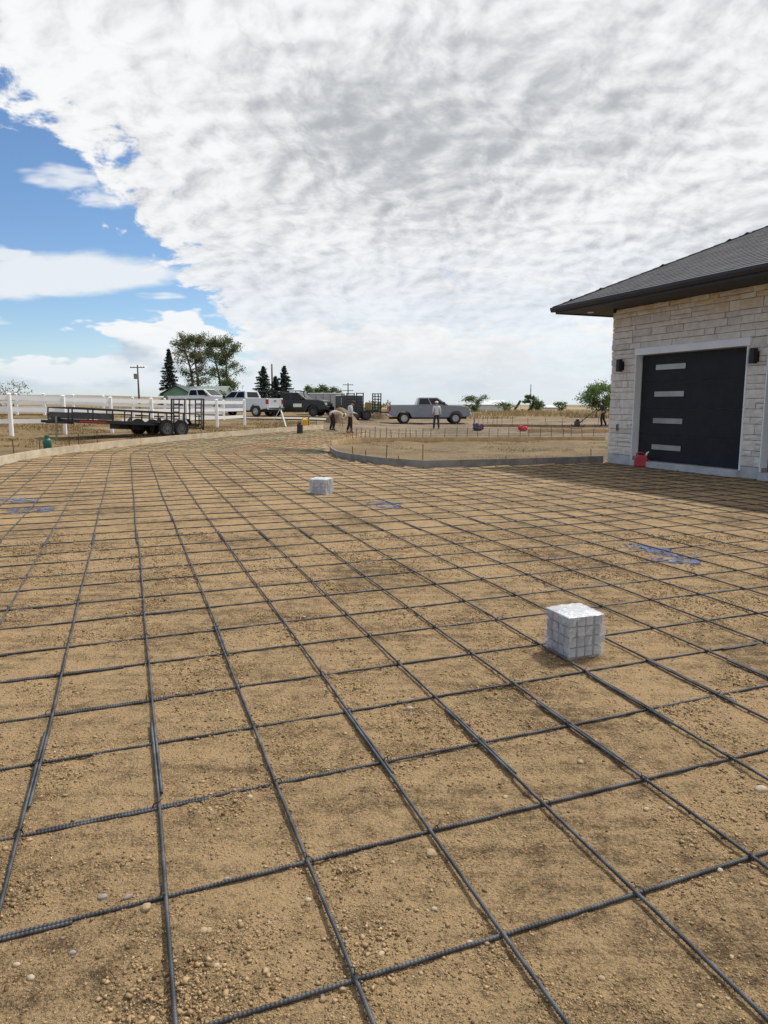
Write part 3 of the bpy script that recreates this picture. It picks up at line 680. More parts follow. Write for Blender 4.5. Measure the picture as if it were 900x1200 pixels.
posts = [atd(px, d) for px, d in fp]; d0 = posts[0] - posts[1]
fence([posts[0] + d0 * 2, posts[0] + d0] + posts, 'white three-rail vinyl fence running behind the black flatbed trailer', [1.64, 1.63] + list(np.linspace(1.62, 1.43, 7)), 3)
bp = [(-18, 43), (24, 43.6), (56, 44.2), (90, 44.8), (125, 45.4), (159, 46), (196, 46.6), (230, 47.2), (264, 47.8)]
fence([atd(px, d) for px, d in bp], 'farther white rail fence standing beyond the nearer white fence', 1.28, 3)
# ------------------------------------------------------------------ small site things
blockm = [mat('concrete_block_%d' % k, a, b, rough=.95, scale=18, bump=.002, bscale=60) for k, (a, b) in enumerate([((.27, .28, .30), (.35, .36, .38)), ((.22, .23, .25), (.31, .32, .34)), ((.32, .32, .33), (.40, .40, .41))])]
def film_mat(op):
    m = bpy.data.materials.new('shrink_film'); m.use_nodes = True; t = m.node_tree; b = t.nodes['Principled BSDF']; b.inputs['Base Color'].default_value = (.80, .83, .88, 1); b.inputs['Roughness'].default_value = .16
    out = t.nodes['Material Output']; tr = t.nodes.new('ShaderNodeBsdfTransparent'); mx = t.nodes.new('ShaderNodeMixShader'); tc = t.nodes.new('ShaderNodeTexCoord'); v = N(t, tc.outputs['Object'])
    mp = t.nodes.new('ShaderNodeMapping'); mp.inputs['Scale'].default_value = (11, 11, 9); t.links.new(v.k, mp.inputs[0]); n = noise(t, N(t, mp.outputs[0]), 1.0, 5, .6, 1.2)
    sepn = t.nodes.new('ShaderNodeSeparateXYZ'); t.links.new(v.k, sepn.inputs[0])
    fac = n.smooth(.48, .74) * .30 + op
    t.links.new(fac.clamp().k, mx.inputs[0]); t.links.new(tr.outputs[0], mx.inputs[1]); t.links.new(b.outputs[0], mx.inputs[2]); t.links.new(mx.outputs[0], out.inputs[0])
    bn = t.nodes.new('ShaderNodeBump'); bn.inputs['Distance'].default_value = .02; t.links.new(n.k, bn.inputs['Height']); t.links.new(bn.outputs[0], b.inputs['Normal'])
    return m
film = film_mat(.20); film_t = film_mat(.55); film2 = film_mat(.30)
def pack(p, rz, W, D, Hh, nx, ny, nz, label, fm, tilt=0.0):
    r = empty('block_pack', p, rz); r.rotation_euler = (tilt, 0, rz); tag(r, label, 'block pack', 'shrink-wrapped packs on the grid')
    bx_, by_, bz_ = W / nx, D / ny, Hh / nz; protos = []
    for q in range(3):
        m = MB().box(-bx_ / 2 + .006, bx_ / 2 - .006, -by_ / 2 + .006, by_ / 2 - .006, .003, bz_ - .006); o = m.build('block', blockm[q], r, bevel=.004); protos.append(o)
    first = [True] * 3
    for k in range(nz):
        for i in range(nx):
            for j in range(ny):
                if 0 < i < nx - 1 and 0 < j < ny - 1 and k < nz - 1: continue
                q = random.randrange(3); o = protos[q] if first[q] else linkcopy(protos[q], r); first[q] = False
                o.location = (-W / 2 + (i + .5) * bx_ + random.uniform(-.004, .004), -D / 2 + (j + .5) * by_ + random.uniform(-.004, .004), k * bz_); o.rotation_euler = (0, 0, random.uniform(-.05, .05))
    # the film: a taut skin over the stack, puckered at top and foot
    m = MB(); n = 14; nzz = 12; ring = []
    for k in range(nzz + 1):
        z = (Hh + .008) * k / nzz
        for s in range(4 * n):
            e, f_ = divmod(s, n); t = f_ / n; c = [(-1, -1), (1, -1), (1, 1), (-1, 1)]; a, b = c[e], c[(e + 1) % 4]
            x, y = a[0] + (b[0] - a[0]) * t, a[1] + (b[1] - a[1]) * t
            rr = 1 - .035 * max(0, (abs(x) * abs(y)) - .6) - (.03 if k == nzz else 0)
            w_ = .004 * math.sin(s * .9 + k * .5) + .003 * math.sin(s * 2.3 - k * .7) + .004 * float(vnoise(np.array(s * .35), np.array(k * .5 + W * 40))) + .010
            m.v.append((x * (W / 2 * rr + w_), y * (D / 2 * rr + w_), z))
    for k in range(nzz):
        for s in range(4 * n): a, b = k * 4 * n + s, k * 4 * n + (s + 1) % (4 * n); m.f.append((a, b, b + 4 * n, a + 4 * n))
    m.build('film_sides', fm, r, smooth=True)
    top = MB(); q = 11
    for i in range(q + 1):
        for j in range(q + 1):
            x, y = -1 + 2 * i / q, -1 + 2 * j / q; ed = max(abs(x), abs(y)); top.v.append((x * (W / 2 + .006) * (1 - .03 * max(0, abs(x * y) - .6)), y * (D / 2 + .006) * (1 - .03 * max(0, abs(x * y) - .6)), Hh + .012 + (.016 * random.random() * (1 - ed ** 6) - .012 * ed ** 6)))
    for i in range(q):
        for j in range(q): a = i * (q + 1) + j; top.f.append((a, a + q + 1, a + q + 2, a + 1))
    top.build('film_top', film_t, r, smooth=True)
a, b, c = at(641, 760), at(660.5, 774), at(703, 768); W = (c - b).length; ctr = (a + c) / 2
pack(Vector((ctr.x, ctr.y, .004)), math.atan2(c.y - b.y, c.x - b.x), .275, .275, .285, 4, 4, 4, 'cube of grey concrete blocks in clear film with glossy white top', film)
c2 = at(376, 579); pack(Vector((c2.x, c2.y + .12, .0)), R(-25), .36, .27, .29, 4, 3, 4, 'small wrapped block pack lying alone on the grid, creased grey film and white patch', film2, R(2))
# blue plastic scraps
def scrap_mat(name, c):
    m = bpy.data.materials.new(name); m.use_nodes = True; t = m.node_tree; b = t.nodes['Principled BSDF']; b.inputs['Base Color'].default_value = (*c, 1); b.inputs['Roughness'].default_value = .5
    out = t.nodes['Material Output']; tr = t.nodes.new('ShaderNodeBsdfTransparent'); mx = t.nodes.new('ShaderNodeMixShader'); tc = t.nodes.new('ShaderNodeTexCoord'); n = noise(t, N(t, tc.outputs['Object']), 5, 5, .65, .8)
    t.links.new((n.smooth(.42, .6) * .8).k, mx.inputs[0]); t.links.new(tr.outputs[0], mx.inputs[1]); t.links.new(b.outputs[0], mx.inputs[2]); t.links.new(mx.outputs[0], out.inputs[0]); return m
bluem = scrap_mat('blue_sheeting', (.03, .075, .20)); greym = scrap_mat('dusty_blue_sheeting', (.09, .12, .20))
def scrap(quad, label, material):
    P_ = [at(*q) for q in quad]; base = P_[0]; m = MB(); n = 16
    for i in range(n + 1):
        for j in range(n + 1):
            p = P_[0].lerp(P_[1], i / n).lerp(P_[3].lerp(P_[2], i / n), j / n); e = .06 * math.sin(i * 2.1 + j) * random.random()
            x, y = p.x + e, p.y + e * .7; m.v.append((x - base.x, y - base.y, gz(x, y) + .005 + .010 * random.random() - base.z))
    for i in range(n):
        for j in range(n): k = i * (n + 1) + j; m.f.append((k, k + n + 1, k + n + 2, k + 1))
    o = m.build('plastic_sheet', material, smooth=True, loc=base); tag(o, label, 'plastic sheet')
scrap([(722, 641), (780, 652), (790, 645), (735, 636)], 'torn blue plastic film on the soil between the wrapped blocks and garage', bluem)
scrap([(755, 658), (822, 663), (815, 650), (765, 648)], 'streaked blue plastic strip pinned under a rebar crossing', bluem)
scrap([(425, 594), (466, 597), (473, 589), (432, 587)], 'flat dull blue plastic square lying in one rebar cell', greym)
scrap([(-20, 592), (44, 589), (44, 584), (-20, 585)], 'dusty blue plastic strip lying along a cross bar, torn at one end', greym)
scrap([(8, 604), (64, 600), (63, 594), (8, 597)], 'pale blue plastic strip lying across two long bars', greym)
def jug(p, rz, s, material, cap, label, spout=True):
    r = empty('fuel_can', p, rz); tag(r, label, 'fuel can')
    prof = [(-.17, 0), (.17, 0), (.18, .05), (.18, .24), (.10, .31), (-.05, .33), (-.16, .28), (-.18, .22), (-.18, .05)]
    b_ = MB().prism([(x * s, z * s) for x, z in prof], -.12 * s, .12 * s).build('can_body', material, r, bevel=.035 * s)
    MB().tube([(-.13 * s, 0, .29 * s), (-.12 * s, 0, .37 * s), (-.03 * s, 0, .40 * s), (.06 * s, 0, .37 * s), (.07 * s, 0, .31 * s)], .018 * s, 8).build('handle', material, r, smooth=True)
    if spout: MB().tube([(.11 * s, 0, .29 * s), (.14 * s, 0, .38 * s), (.19 * s, 0, .42 * s)], [.03 * s, .025 * s, .014 * s], 10).build('spout', cap, r, smooth=True)
    return r
redp = mat('red_plastic', (.36, .025, .035), (.44, .035, .045), rough=.45, scale=4); yel = mat('yellow_plastic', (.62, .33, .02), (.70, .40, .03), rough=.45, scale=4)
blackp = mat('black_plastic', (.015, .015, .016), rough=.5); whitep = mat('white_plastic', (.7, .68, .62), rough=.5)
p = at(751, 547); jug(p, R(-20), 1.0, redp, whitep, 'red plastic fuel can standing in front of the charcoal garage door')
p = at(358, 500); jug(p + Vector((0, 0, 0)), R(10), 1.3, yel, blackp, 'yellow fuel can behind the end of the pale form')
cn = empty('water_jug', at(351.5, 508)); cn.scale = (.68,) * 3; tag(cn, 'black cylindrical water jug with lid standing inside the pale form', 'jug')
MB().lathe([(0, 0), (.20, 0), (.215, .04), (.21, .62), (.17, .68), (0, .68)], 18).build('jug_body', blackp, cn, smooth=False); MB().lathe([(0, .682), (.11, .682), (.11, .78), (0, .78)], 14).build('lid', blackp, cn)
MB().tube([(-.10, 0, .76), (-.09, 0, .86), (.09, 0, .86), (.10, 0, .76)], .018, 6).build('handle', blackp, cn)
gb = empty('propane_bottle', at(56, 527)); tag(gb, 'small dark green gas bottle behind the pale form', 'gas bottle')
grn = mat('green_paint', (.015, .10, .075), (.02, .13, .095), rough=.45)
MB().lathe([(0, 0), (.10, 0), (.13, .03), (.13, .28), (.11, .34), (.05, .37), (0, .37)], 18).build('cylinder', grn, gb, smooth=True); MB().lathe([(0, .365), (.03, .365), (.03, .43), (0, .43)], 10).build('valve', black_metal, gb); MB().lathe([(.07, .34), (.075, .34), (.075, .46), (.07, .46), (.07, .34)], 14).build('collar', grn, gb)
# laser level tripod
tp = empty('survey_tripod', at(329, 500)); tp.scale = (.74,) * 3; tag(tp, 'survey tripod with a level, one white leg, beside the white pickup', 'tripod')
alum = mat('aluminium', (.55, .56, .57), rough=.4, metal=.7); whitepaint = mat('white_paint', (.76, .76, .75), rough=.5)
top = Vector((0, 0, 1.25))
for k, (x, y, mm, w) in enumerate(((-.75, -.2, alum, .045), (.45, -.35, whitepaint, .10), (.1, .6, alum, .045))): MB().bar(top + Vector((x, y, 0)) * .1, (x, y, 0), w, .05).build('leg', mm, tp)
MB().lathe([(0, 1.22), (.11, 1.22), (.11, 1.28), (0, 1.28)], 14).build('head_plate', alum, tp)
MB().lathe([(0, 1.28), (.10, 1.28), (.12, 1.33), (.11, 1.46), (.05, 1.50), (.05, 1.58), (0, 1.58)], 14).build('level', mat('level_body', (.10, .16, .11), rough=.5), tp)
# a tray of tools by the tripod
tt = at(299, 506); tr = MB().prism([(-.55, .12), (.45, .12), (.35, 0), (-.4, 0)], -.22, .22).build('mortar_tray', mat('green_tray', (.03, .06, .04), (.05, .08, .05), rough=.7), loc=tt, bevel=.02); tag(tr, 'low dark green tray on the ground behind the pale form', 'tray')
# bags behind the island
def bag(px, py, s, material, label):
    p = at(px, py); bm = bmesh.new(); bmesh.ops.create_icosphere(bm, subdivisions=3, radius=1)
    for v in bm.verts:
        q = v.co.copy(); f_ = 1 + 1.3 * (float(fbm(np.array(q.x * 3 + px), np.array(q.y * 3 + q.z * 3), 4, 4)) - .45); v.co = Vector((q.x * .42, q.y * .28, (q.z * .5 + .42) * .55)) * s * f_
        if v.co.z < 0: v.co.z = 0
    me = bpy.data.meshes.new('tool_bag'); bm.to_mesh(me); bm.free(); me.materials.append(material); o = bpy.data.objects.new('tool_bag', me); COL.objects.link(o); o.location = p; tag(o, label, 'bag')
bag(613, 505, .62, mat('red_cloth', (.55, .03, .05), (.65, .10, .12), rough=.7, scale=9), 'bright red crumpled bag on the drive beyond the island')
bag(560, 504.5, .72, mat('dark_cloth', (.05, .03, .06), (.12, .09, .15), rough=.8, scale=9), 'dark purple crumpled bag on the drive near the silver pickup')
# soil heaps
def heap(p, rx, ry, h, label, seed):
    m = MB(); n, k = 28, 9
    for i in range(k + 1):
        q = i / k
        for j in range(n):
            a = 2 * math.pi * j / n; f_ = 1 + .35 * (float(vnoise(np.array(math.cos(a) * 2 + seed), np.array(math.sin(a) * 2))) - .5); x, y = math.cos(a) * rx * q * f_, math.sin(a) * ry * q * f_
            m.v.append((x, y, h * (1 - q * q) ** 1.4 * (1 + .3 * (float(vnoise(np.array(x * 3 + seed), np.array(y * 3))) - .5)) - .06 * q))
    for i in range(k):
        for j in range(n): a, b = i * n + j, i * n + (j + 1) % n; m.f.append((a, b, b + n, a + n))
    o = m.build('soil_heap', mat('heap_soil_%d' % seed, (.13, .085, .045), (.23, .155, .085), rough=.95, scale=3, detail=7, bump=.05, bscale=6), smooth=True, loc=p); tag(o, label, 'soil heap')
heap(atd(399, 47.5), 1.35, 1.1, 1.0, 'steep brown soil heap between the two workers and the dark truck', 3)
heap(at(447, 491), 1.1, .9, .75, 'low sandy soil heap at the tail of the silver pickup', 5)
# ------------------------------------------------------------------ vehicles
rubber = mat('tyre_rubber', (.018, .018, .019), (.03, .029, .028), rough=.85, scale=8); rimm = mat('alloy_rim', (.42, .43, .45), (.5, .5, .52), rough=.35, metal=.8); darkrim = mat('dark_rim', (.09, .09, .095), rough=.5, metal=.5)
glassd = mat('tinted_glass', (.006, .007, .009), rough=.08, spec=.35); chrome = mat('chrome', (.6, .61, .63), rough=.18, metal=.95); trimb = mat('black_trim', (.02, .02, .021), rough=.6); tailr = mat('tail_lamp', (.28, .012, .012), rough=.25); lampw = mat('head_lamp', (.62, .64, .66), rough=.1, spec=.9); under = mat('underbody', (.012, .012, .012), rough=.9)
def paint(name, c, rough=.28): 
    m = mat(name, c, tuple(x * .93 for x in c), rough=rough, scale=2); m.node_tree.nodes['Principled BSDF'].inputs['Coat Weight'].default_value = .25 if c[0] < .05 else .5; m.node_tree.nodes['Principled BSDF'].inputs['Coat Roughness'].default_value = .08; return m
def wheel(parent, x, y, r, w, side, rim=rimm, nsp=6):
    M = Matrix.Translation((x, y, r)) @ Matrix.Rotation(R(-90) * side, 4, 'X')      # axle along y; +z of the lathe points outward
    t_ = MB().lathe([(r * .60, -w / 2), (r * .90, -w / 2), (r * .98, -w * .40), (r, -w * .25), (r, w * .25), (r * .98, w * .40), (r * .90, w / 2), (r * .62, w / 2), (r * .60, w * .36), (r * .60, -w / 2)], 28, M).build('wheel', rubber, parent, smooth=True)
    m = MB().lathe([(r * .60, w * .40), (r * .52, w * .40), (r * .50, w * .16), (r * .12, w * .20), (r * .12, w * .34), (0, w * .34)], 28, M)
    for k in range(nsp):
        a = 2 * math.pi * k / nsp; c, s = math.cos(a), math.sin(a)
        p0, p1 = M @ Vector((c * r * .08, s * r * .08, w * .30)), M @ Vector((c * r * .55, s * r * .55, w * .36)); m.bar(p0, p1, r * .13, w * .12, up=(0, 1, 0))
    m.build('rim', rim, t_)
def arc(cx, cz, r, a0, a1, n=9): return [(cx + r * math.cos(R(a0 + (a1 - a0) * k / n)), cz + r * math.sin(R(a0 + (a1 - a0) * k / n))) for k in range(n + 1)]
def pickup(loc, heading, body, label, crew=True, suv=False, rack=False, sign=False, rim=rimm, s=1.0, bump=chrome, grp='pickups parked beyond the drive'):
    r = empty('pickup_truck', loc, heading); r.scale = (s, s, s); tag(r, label, 'pickup', grp)
    xf, xr, wr = 2.02, -1.95, .42; bl = 1.40
    side = [(-3.10, .66), (-3.12, 1.38), (-3.05, 1.42), (-1.0, 1.43), (-.98, bl), (1.40, bl - .02), (1.55, bl - .01), (2.55, bl - .06), (3.0, bl - .15), (3.13, bl - .42), (3.12, .62), (2.70, .55)] + arc(xf, wr, .56, 12, 168) + [(1.42, .48), (-1.35, .48)] + arc(xr, wr, .56, 12, 168) + [(-2.60, .58)]
    for s_ in (-1, 1): MB().prism(side, s_ * .80, s_ * 1.0).build('side_panel', body, r, bevel=.03)
    core = [(-1.02, .50), (-1.02, bl), (1.40, bl - .01), (1.55, bl + .02), (2.55, bl - .02), (2.98, bl - .13), (3.10, bl - .42), (3.08, .60), (2.9, .50)]
    MB().prism(core, -.797, .797).build('body', body, r, bevel=.03)
    MB().box(-3.0, 2.9, -.78, .78, .36, .498).build('chassis', under, r)
    MB().box(-3.02, -1.03, -.797, .797, .74, .86).build('bed_floor', trimb, r)
    tg = MB().box(-3.12, -3.03, -.795, .795, .70, 1.39).build('tailgate', body, r, bevel=.02); MB().box(-3.135, -3.122, -.14, .14, 1.18, 1.26).build('handle', trimb, tg)
    zt = 2.0; xb0, xb1, xt0, xt1 = -1.0, 1.50, -.80, .62
    if suv: xb0 = -1.0
    B = [(xb0, .97, bl), (xb1, .97, bl), (xt1, .76, zt), (xt0, .76, zt)]; B2 = [(a, -b, c) for a, b, c in B]
    g = MB().add(B + B2, [(0, 1, 2, 3), (7, 6, 5, 4), (0, 3, 7, 4), (1, 5, 6, 2), (3, 2, 6, 7), (0, 4, 5, 1)]).build('cab', body, r, bevel=.05)
    def pane(name, q, u0, u1, v0, v1, parent=r):
        q = [Vector(p) for p in q]; n = (q[1] - q[0]).cross(q[3] - q[0]).normalized(); ctr = Vector((.2, 0, 1.6))
        if n.dot(q[0] - ctr) < 0: n = -n
        f_ = lambda u, v: q[0].lerp(q[1], u).lerp(q[3].lerp(q[2], u), v)
        c = [f_(u0, v0), f_(u1, v0), f_(u1 if isinstance(v1, float) else u1, v1), f_(u0, v1)]; m = MB(); m.add([p + n * .008 for p in c] + [p - n * .02 for p in c], [(0, 1, 2, 3), (7, 6, 5, 4), (0, 4, 5, 1), (1, 5, 6, 2), (2, 6, 7, 3), (3, 7, 4, 0)]); return m.build(name, glassd, parent)
    for Q in (B, B2):
        pane('side_window', Q, .06, .44, .12, .86); pane('side_window', Q, .485, .90, .12, .86)
    pane('windscreen', [B[1], B2[1], B2[2], B[2]], .07, .93, .08, .92); pane('rear_window', [B[0], B2[0], B2[3], B[3]], .12, .88, .15, .85)
    for s_ in (-1, 1):
        wheel(r, xf, s_ * .86, wr, .27, s_, rim); wheel(r, xr, s_ * .86, wr, .27, s_, rim)
        MB().box(3.0, 3.145, s_ * .55 if s_ > 0 else -.99, .99 if s_ > 0 else -.55, .92, 1.13).build('headlight', lampw, r, bevel=.02)
        a_, b_ = sorted((s_ * .80, s_ * 1.006)); MB().box(-3.13, -3.0, a_, b_, .98, 1.34).build('tail_light', tailr, r, bevel=.01)
        y0, y1 = sorted((s_ * 1.02, s_ * 1.26)); MB().box(1.02, 1.14, y0, y1, 1.42, 1.66).build('mirror', trimb, r, bevel=.03)
        for x0, x1 in ((-.93, .14), (.17, 1.30)):
            y0, y1 = sorted((s_ * 1.0015, s_ * 1.012)); d = MB().box(x0, x1, y0, y1, .60, bl - .04).build('door', body, r, bevel=.008)
            y0, y1 = sorted((s_ * 1.012, s_ * 1.035)); MB().box(x0 + .08, x0 + .28, y0, y1, 1.20, 1.25).build('handle', bump if bump is chrome else trimb, d)
        y0, y1 = sorted((s_ * .98, s_ * 1.06)); MB().box(-.9, 1.35, y0, y1, .40, .46).build('running_board', trimb, r)
        if sign and s_ < 0: MB().box(.30, 1.05, -1.024, -1.0125, .78, 1.06).build('door_sign', whitepaint, r)
    MB().box(3.02, 3.15, -.545, .545, .88, 1.16).build('grille', trimb, r, bevel=.02); MB().box(3.0, 3.26, -.98, .98, .55, .84).build('front_bumper', bump, r, bevel=.05); MB().box(-3.27, -3.06, -.96, .96, .55, .74).build('rear_bumper', bump, r, bevel=.03)
    if suv:
        pass
    if rack:
        for x in (-2.9, -1.2, .5): 
            m = MB(); zz = 2.10
            for s_ in (-1, 1): m.bar((x, s_ * .9, 2.0 if x > -.9 else 1.43), (x, s_ * .9, zz), .05)
            m.bar((x, -.9, zz), (x, .9, zz), .05).build('rack_hoop', trimb, r)
        for s_ in (-1, 1): MB().bar((-3.0, s_ * .9, 2.13), (1.0, s_ * .9, 2.13), .05).build('rack_rail', trimb, r)
    return r
silver = paint('silver_blue_paint', (.20, .225, .275)); whitec = paint('white_vehicle_paint', (.66, .68, .70)); whiteg = paint('white_silver_paint', (.55, .58, .62)); darkc = paint('dark_green_black_paint', (.007, .011, .012), .4)
def place(px, depth, dz=0.0): p = atd(px, depth); p.z += dz; return p
pickup(at(501.5, 496.2), R(4), silver, 'silver blue crew cab pickup parked side on behind the standing worker', s=.92)
pickup(place(288, 55), R(180 - 30), whiteg, 'white pickup seen from its tailgate, just past the end of the white fence', s=.95)
pickup(place(241, 60), R(-22), whitec, 'white pickup facing the tailgate of another white pickup, behind the fence', s=.95)
pickup(place(346, 57), R(-14), darkc, 'dark work truck with roof rack and white door sign', suv=True, rack=True, sign=True, rim=darkrim, bump=trimb, s=.92)

# ------------------------------------------------------------------ black tandem flatbed trailer
blk = mat('black_trailer_paint', (.008, .0085, .010), (.016, .016, .018), rough=.5, scale=3); deckw = mat('deck_planks', (.20, .16, .12), (.30, .25, .19), rough=.9, scale=4, detail=6)
def flatbed():
    p = Vector((-9.9, 31.74, tz(-9.9, 31.74) - .03)); yaw = R(232)                   # local +x points to the tongue
    q = Vector((math.cos(yaw), math.sin(yaw))); r = empty('flatbed_trailer', (p.x + q.x * .0, p.y + q.y * .0, p.z), yaw); r.rotation_euler = (0, -R(3.0), yaw); r.scale = (.92,) * 3
    tag(r, 'black tandem flatbed trailer with raised rear ramp gate beside the white fence', 'trailer')
    Wd = 1.0; x0, x1 = -1.55, 4.9; zd = .62
    for s_ in (-1, 1):
        MB().bar((x0, s_ * Wd, zd - .07), (x1, s_ * Wd, zd - .07), .06, .15).build('side_rail', blk, r); MB().bar((x0, s_ * Wd, zd + .48), (x1, s_ * Wd, zd + .48), .05, .05).build('top_rail', blk, r)
        for x in np.linspace(x0, x1, 8): MB().bar((x, s_ * Wd, zd + .004), (x, s_ * Wd, zd + .455), .045, .045).build('stanchion', blk, r)
        MB().box(3.0, 4.85, s_ * Wd - .012, s_ * Wd + .012, zd + .03, zd + .30).build('side_plate', mat('dark_plate', (.03, .032, .04), (.05, .052, .06), rough=.45, scale=3), r)
        for k, x in enumerate((-.40, .40)): wheel(r, x, s_ * 1.13, .39, .21, s_, mat('grey_rim', (.16, .16, .165), rough=.5, metal=.5), 8)
        f_ = MB(); pr = [(-.95, .60), (-.78, .84), (.78, .84), (.95, .60)]; f_.prism(pr + [(a, b - .03) for a, b in pr[::-1]], s_ * 1.03, s_ * 1.27); f_.build('fender', blk, r)
    MB().bar((x1, -Wd, zd - .07), (x1, Wd, zd - .07), .06, .15).build('front_rail', blk, r); MB().bar((x1, -Wd, zd + .48), (x1, Wd, zd + .48), .05).build('top_rail', blk, r)
    for x in np.arange(x0 + .3, x1, .6): MB().bar((x, -Wd + .031, zd - .09), (x, Wd - .031, zd - .09), .05, .09).build('cross_member', blk, r)
    for k in range(9): y = -Wd + .05 + k * .212; MB().box(x0 + .02, x1 - .04, y, y + .20, zd - .04, zd).build('plank', deckw, r)
    for s_ in (-1, 1): MB().bar((x1 - .2, s_ * .75, zd - .14), (x1 + .55, s_ * .06, zd - .14), .06, .12).build('tongue_beam', blk, r)
    MB().box(x1 + .5, x1 + .8, -.06, .06, zd - .18, zd - .06).build('coupler', blk, r, bevel=.02); MB().box(x1 + .06, x1 + .3, -.2, .2, zd - .07, zd + .12).build('tool_box', blk, r, bevel=.02)
    MB().tube([(x1 + .35, .36, .01 - .33), (x1 + .35, .36, zd + .10)], .038, 10).build('jack', mat('jack_steel', (.25, .25, .25), rough=.5, metal=.6), r)
    MB().box(x1 - 2.6, x1 - 1.9, -.3, .5, zd + .002, zd + .10).build('lumber_stack', pine, r)
    for k, (a, b) in enumerate(((1.9, 2.35), (1.1, 1.75))): MB().box(a, b, -.4, .4, zd - .36, zd - .146).build('spring_box', blk, r)
    g = empty('ramp_gate'); g.parent = r; xg = x0 - .05; zt = zd + 1.22
    def gb_(a, b, w=.05): return MB().bar(a, b, w).build('gate_bar', blk, g)
    for y in (-1.27, 1.27): gb_((xg, y, zd - .28), (xg, y, zt), .065)
    gb_((xg, -1.23, zt - .02), (xg, 1.23, zt - .02), .06); gb_((xg, -1.23, zd - .2), (xg, 1.23, zd - .2), .06)
    for y in (-1.1, -.65, -.2, .2, .65, 1.1): gb_((xg, y, zd - .165), (xg, y, zt - .055), .045)
    for lo, hi in ((-1.075, -.675), (.675, 1.075)):
        for z in np.linspace(zd - .02, zt - .25, 6): gb_((xg, lo, z), (xg, hi, z), .05)
    RT = mat('red_marker', (.45, .02, .02), rough=.4); MB().box(3.4, 4.6, -1.048, -1.032, zd - .11, zd - .06).build('red_stripe', RT, r); MB().box(3.4, 4.6, 1.032, 1.048, zd - .11, zd - .06).build('red_stripe', RT, r)
flatbed()
# ------------------------------------------------------------------ box trailers and ramp trailer beyond the workers
def box_trailer(p, yaw, L, W, Hh, body, roofm, label, door=False):
    r = empty('cargo_trailer', p, yaw); tag(r, label, 'trailer'); z0 = .42
    b_ = MB().box(-L / 2, L / 2, -W / 2, W / 2, z0, z0 + Hh).build('box', body, r, bevel=.03)
    MB().prism([(-L / 2 - .03, z0 + Hh + .002), (L / 2 + .03, z0 + Hh + .002), (L / 2 - .1, z0 + Hh + .10), (-L / 2 + .1, z0 + Hh + .10)], -W / 2 - .03, W / 2 + .03).build('roof', roofm, r, bevel=.02)
    for s_ in (-1, 1):
        for x in np.arange(-L / 2 + .05, L / 2, .6): y0, y1 = sorted((s_ * W / 2 + s_ * .001, s_ * W / 2 + s_ * .012)); MB().box(x, x + .03, y0, y1, z0 + .02, z0 + Hh - .02).build('seam', trimb, r)
        for x in (-.38, .38): wheel(r, x, s_ * (W / 2 + .06), .34, .2, s_, darkrim)
    MB().bar((L / 2 + .0, 0, z0 + .05), (L / 2 + 1.0, 0, z0 + .05), .1).build('tongue', trimb, r)
    if door: MB().box(-.35, .3, -W / 2 - .022, -W / 2 - .014, z0 + .55, z0 + Hh - .12).build('notice_panel', whitepaint, r)
    return r
gtr = mat('grey_trailer_skin', (.30, .31, .33), (.36, .37, .38), rough=.5, scale=2); dtr = mat('dark_trailer_skin', (.06, .065, .07), (.09, .09, .095), rough=.5, scale=2); wroof = mat('pale_roof_skin', (.62, .63, .64), rough=.5)
box_trailer(place(382, 62), R(8), 3.0, 2.0, 1.3, gtr, wroof, 'grey box trailer with white rounded roof behind the dark work truck')
box_trailer(place(405, 57), R(5), 1.5, 2.0, 1.25, dtr, wroof, 'dark box trailer with white notice panel behind the standing worker', door=True)
def ramp_trailer():
    p = place(424, 55.0); r = empty('equipment_trailer', p, R(8)); tag(r, 'black equipment trailer with tall upright ladder ramps beside the soil heap', 'trailer')
    MB().box(-1.5, 1.2, -1.0, 1.0, .55, .70).build('deck', blk, r, bevel=.01)
    for s_ in (-1, 1):
        for x in (-.55, .25): wheel(r, x, s_ * 1.12, .36, .2, s_, darkrim)
    for x, y, w_, h_ in ((-.95, -.95, .55, 1.72), (-.25, -.95, .5, 1.75), (1.05, -.7, .62, 1.72)):
        g = empty('ramp'); g.parent = r
        for d in (-w_ / 2, w_ / 2): MB().bar((x + d, y, .45), (x + d + .03, y, .60 + h_ - .35), .075).build('ramp_rail', blk, g)
        for z in np.linspace(.7, .2 + h_, 7): MB().bar((x - w_ / 2, y, z), (x + w_ / 2, y, z), .06).build('rung', blk, g)
    for x in (-1.4, 1.15):
        for y in (-.95, .95): MB().bar((x, y, .702), (x, y, 1.95), .07).build('post', blk, r)
    MB().box(-1.4, .1, .2, .9, .702, 1.8).build('cage', dtr, r, bevel=.03)
    MB().box(.3, .75, -.2, .35, .702, 1.3).build('engine_cover', mat('ochre_paint', (.30, .20, .08), (.38, .26, .12), rough=.6), r, bevel=.05); MB().bar((1.2, 0, .6), (2.2, 0, .5), .1).build('tongue', blk, r)
ramp_trailer()
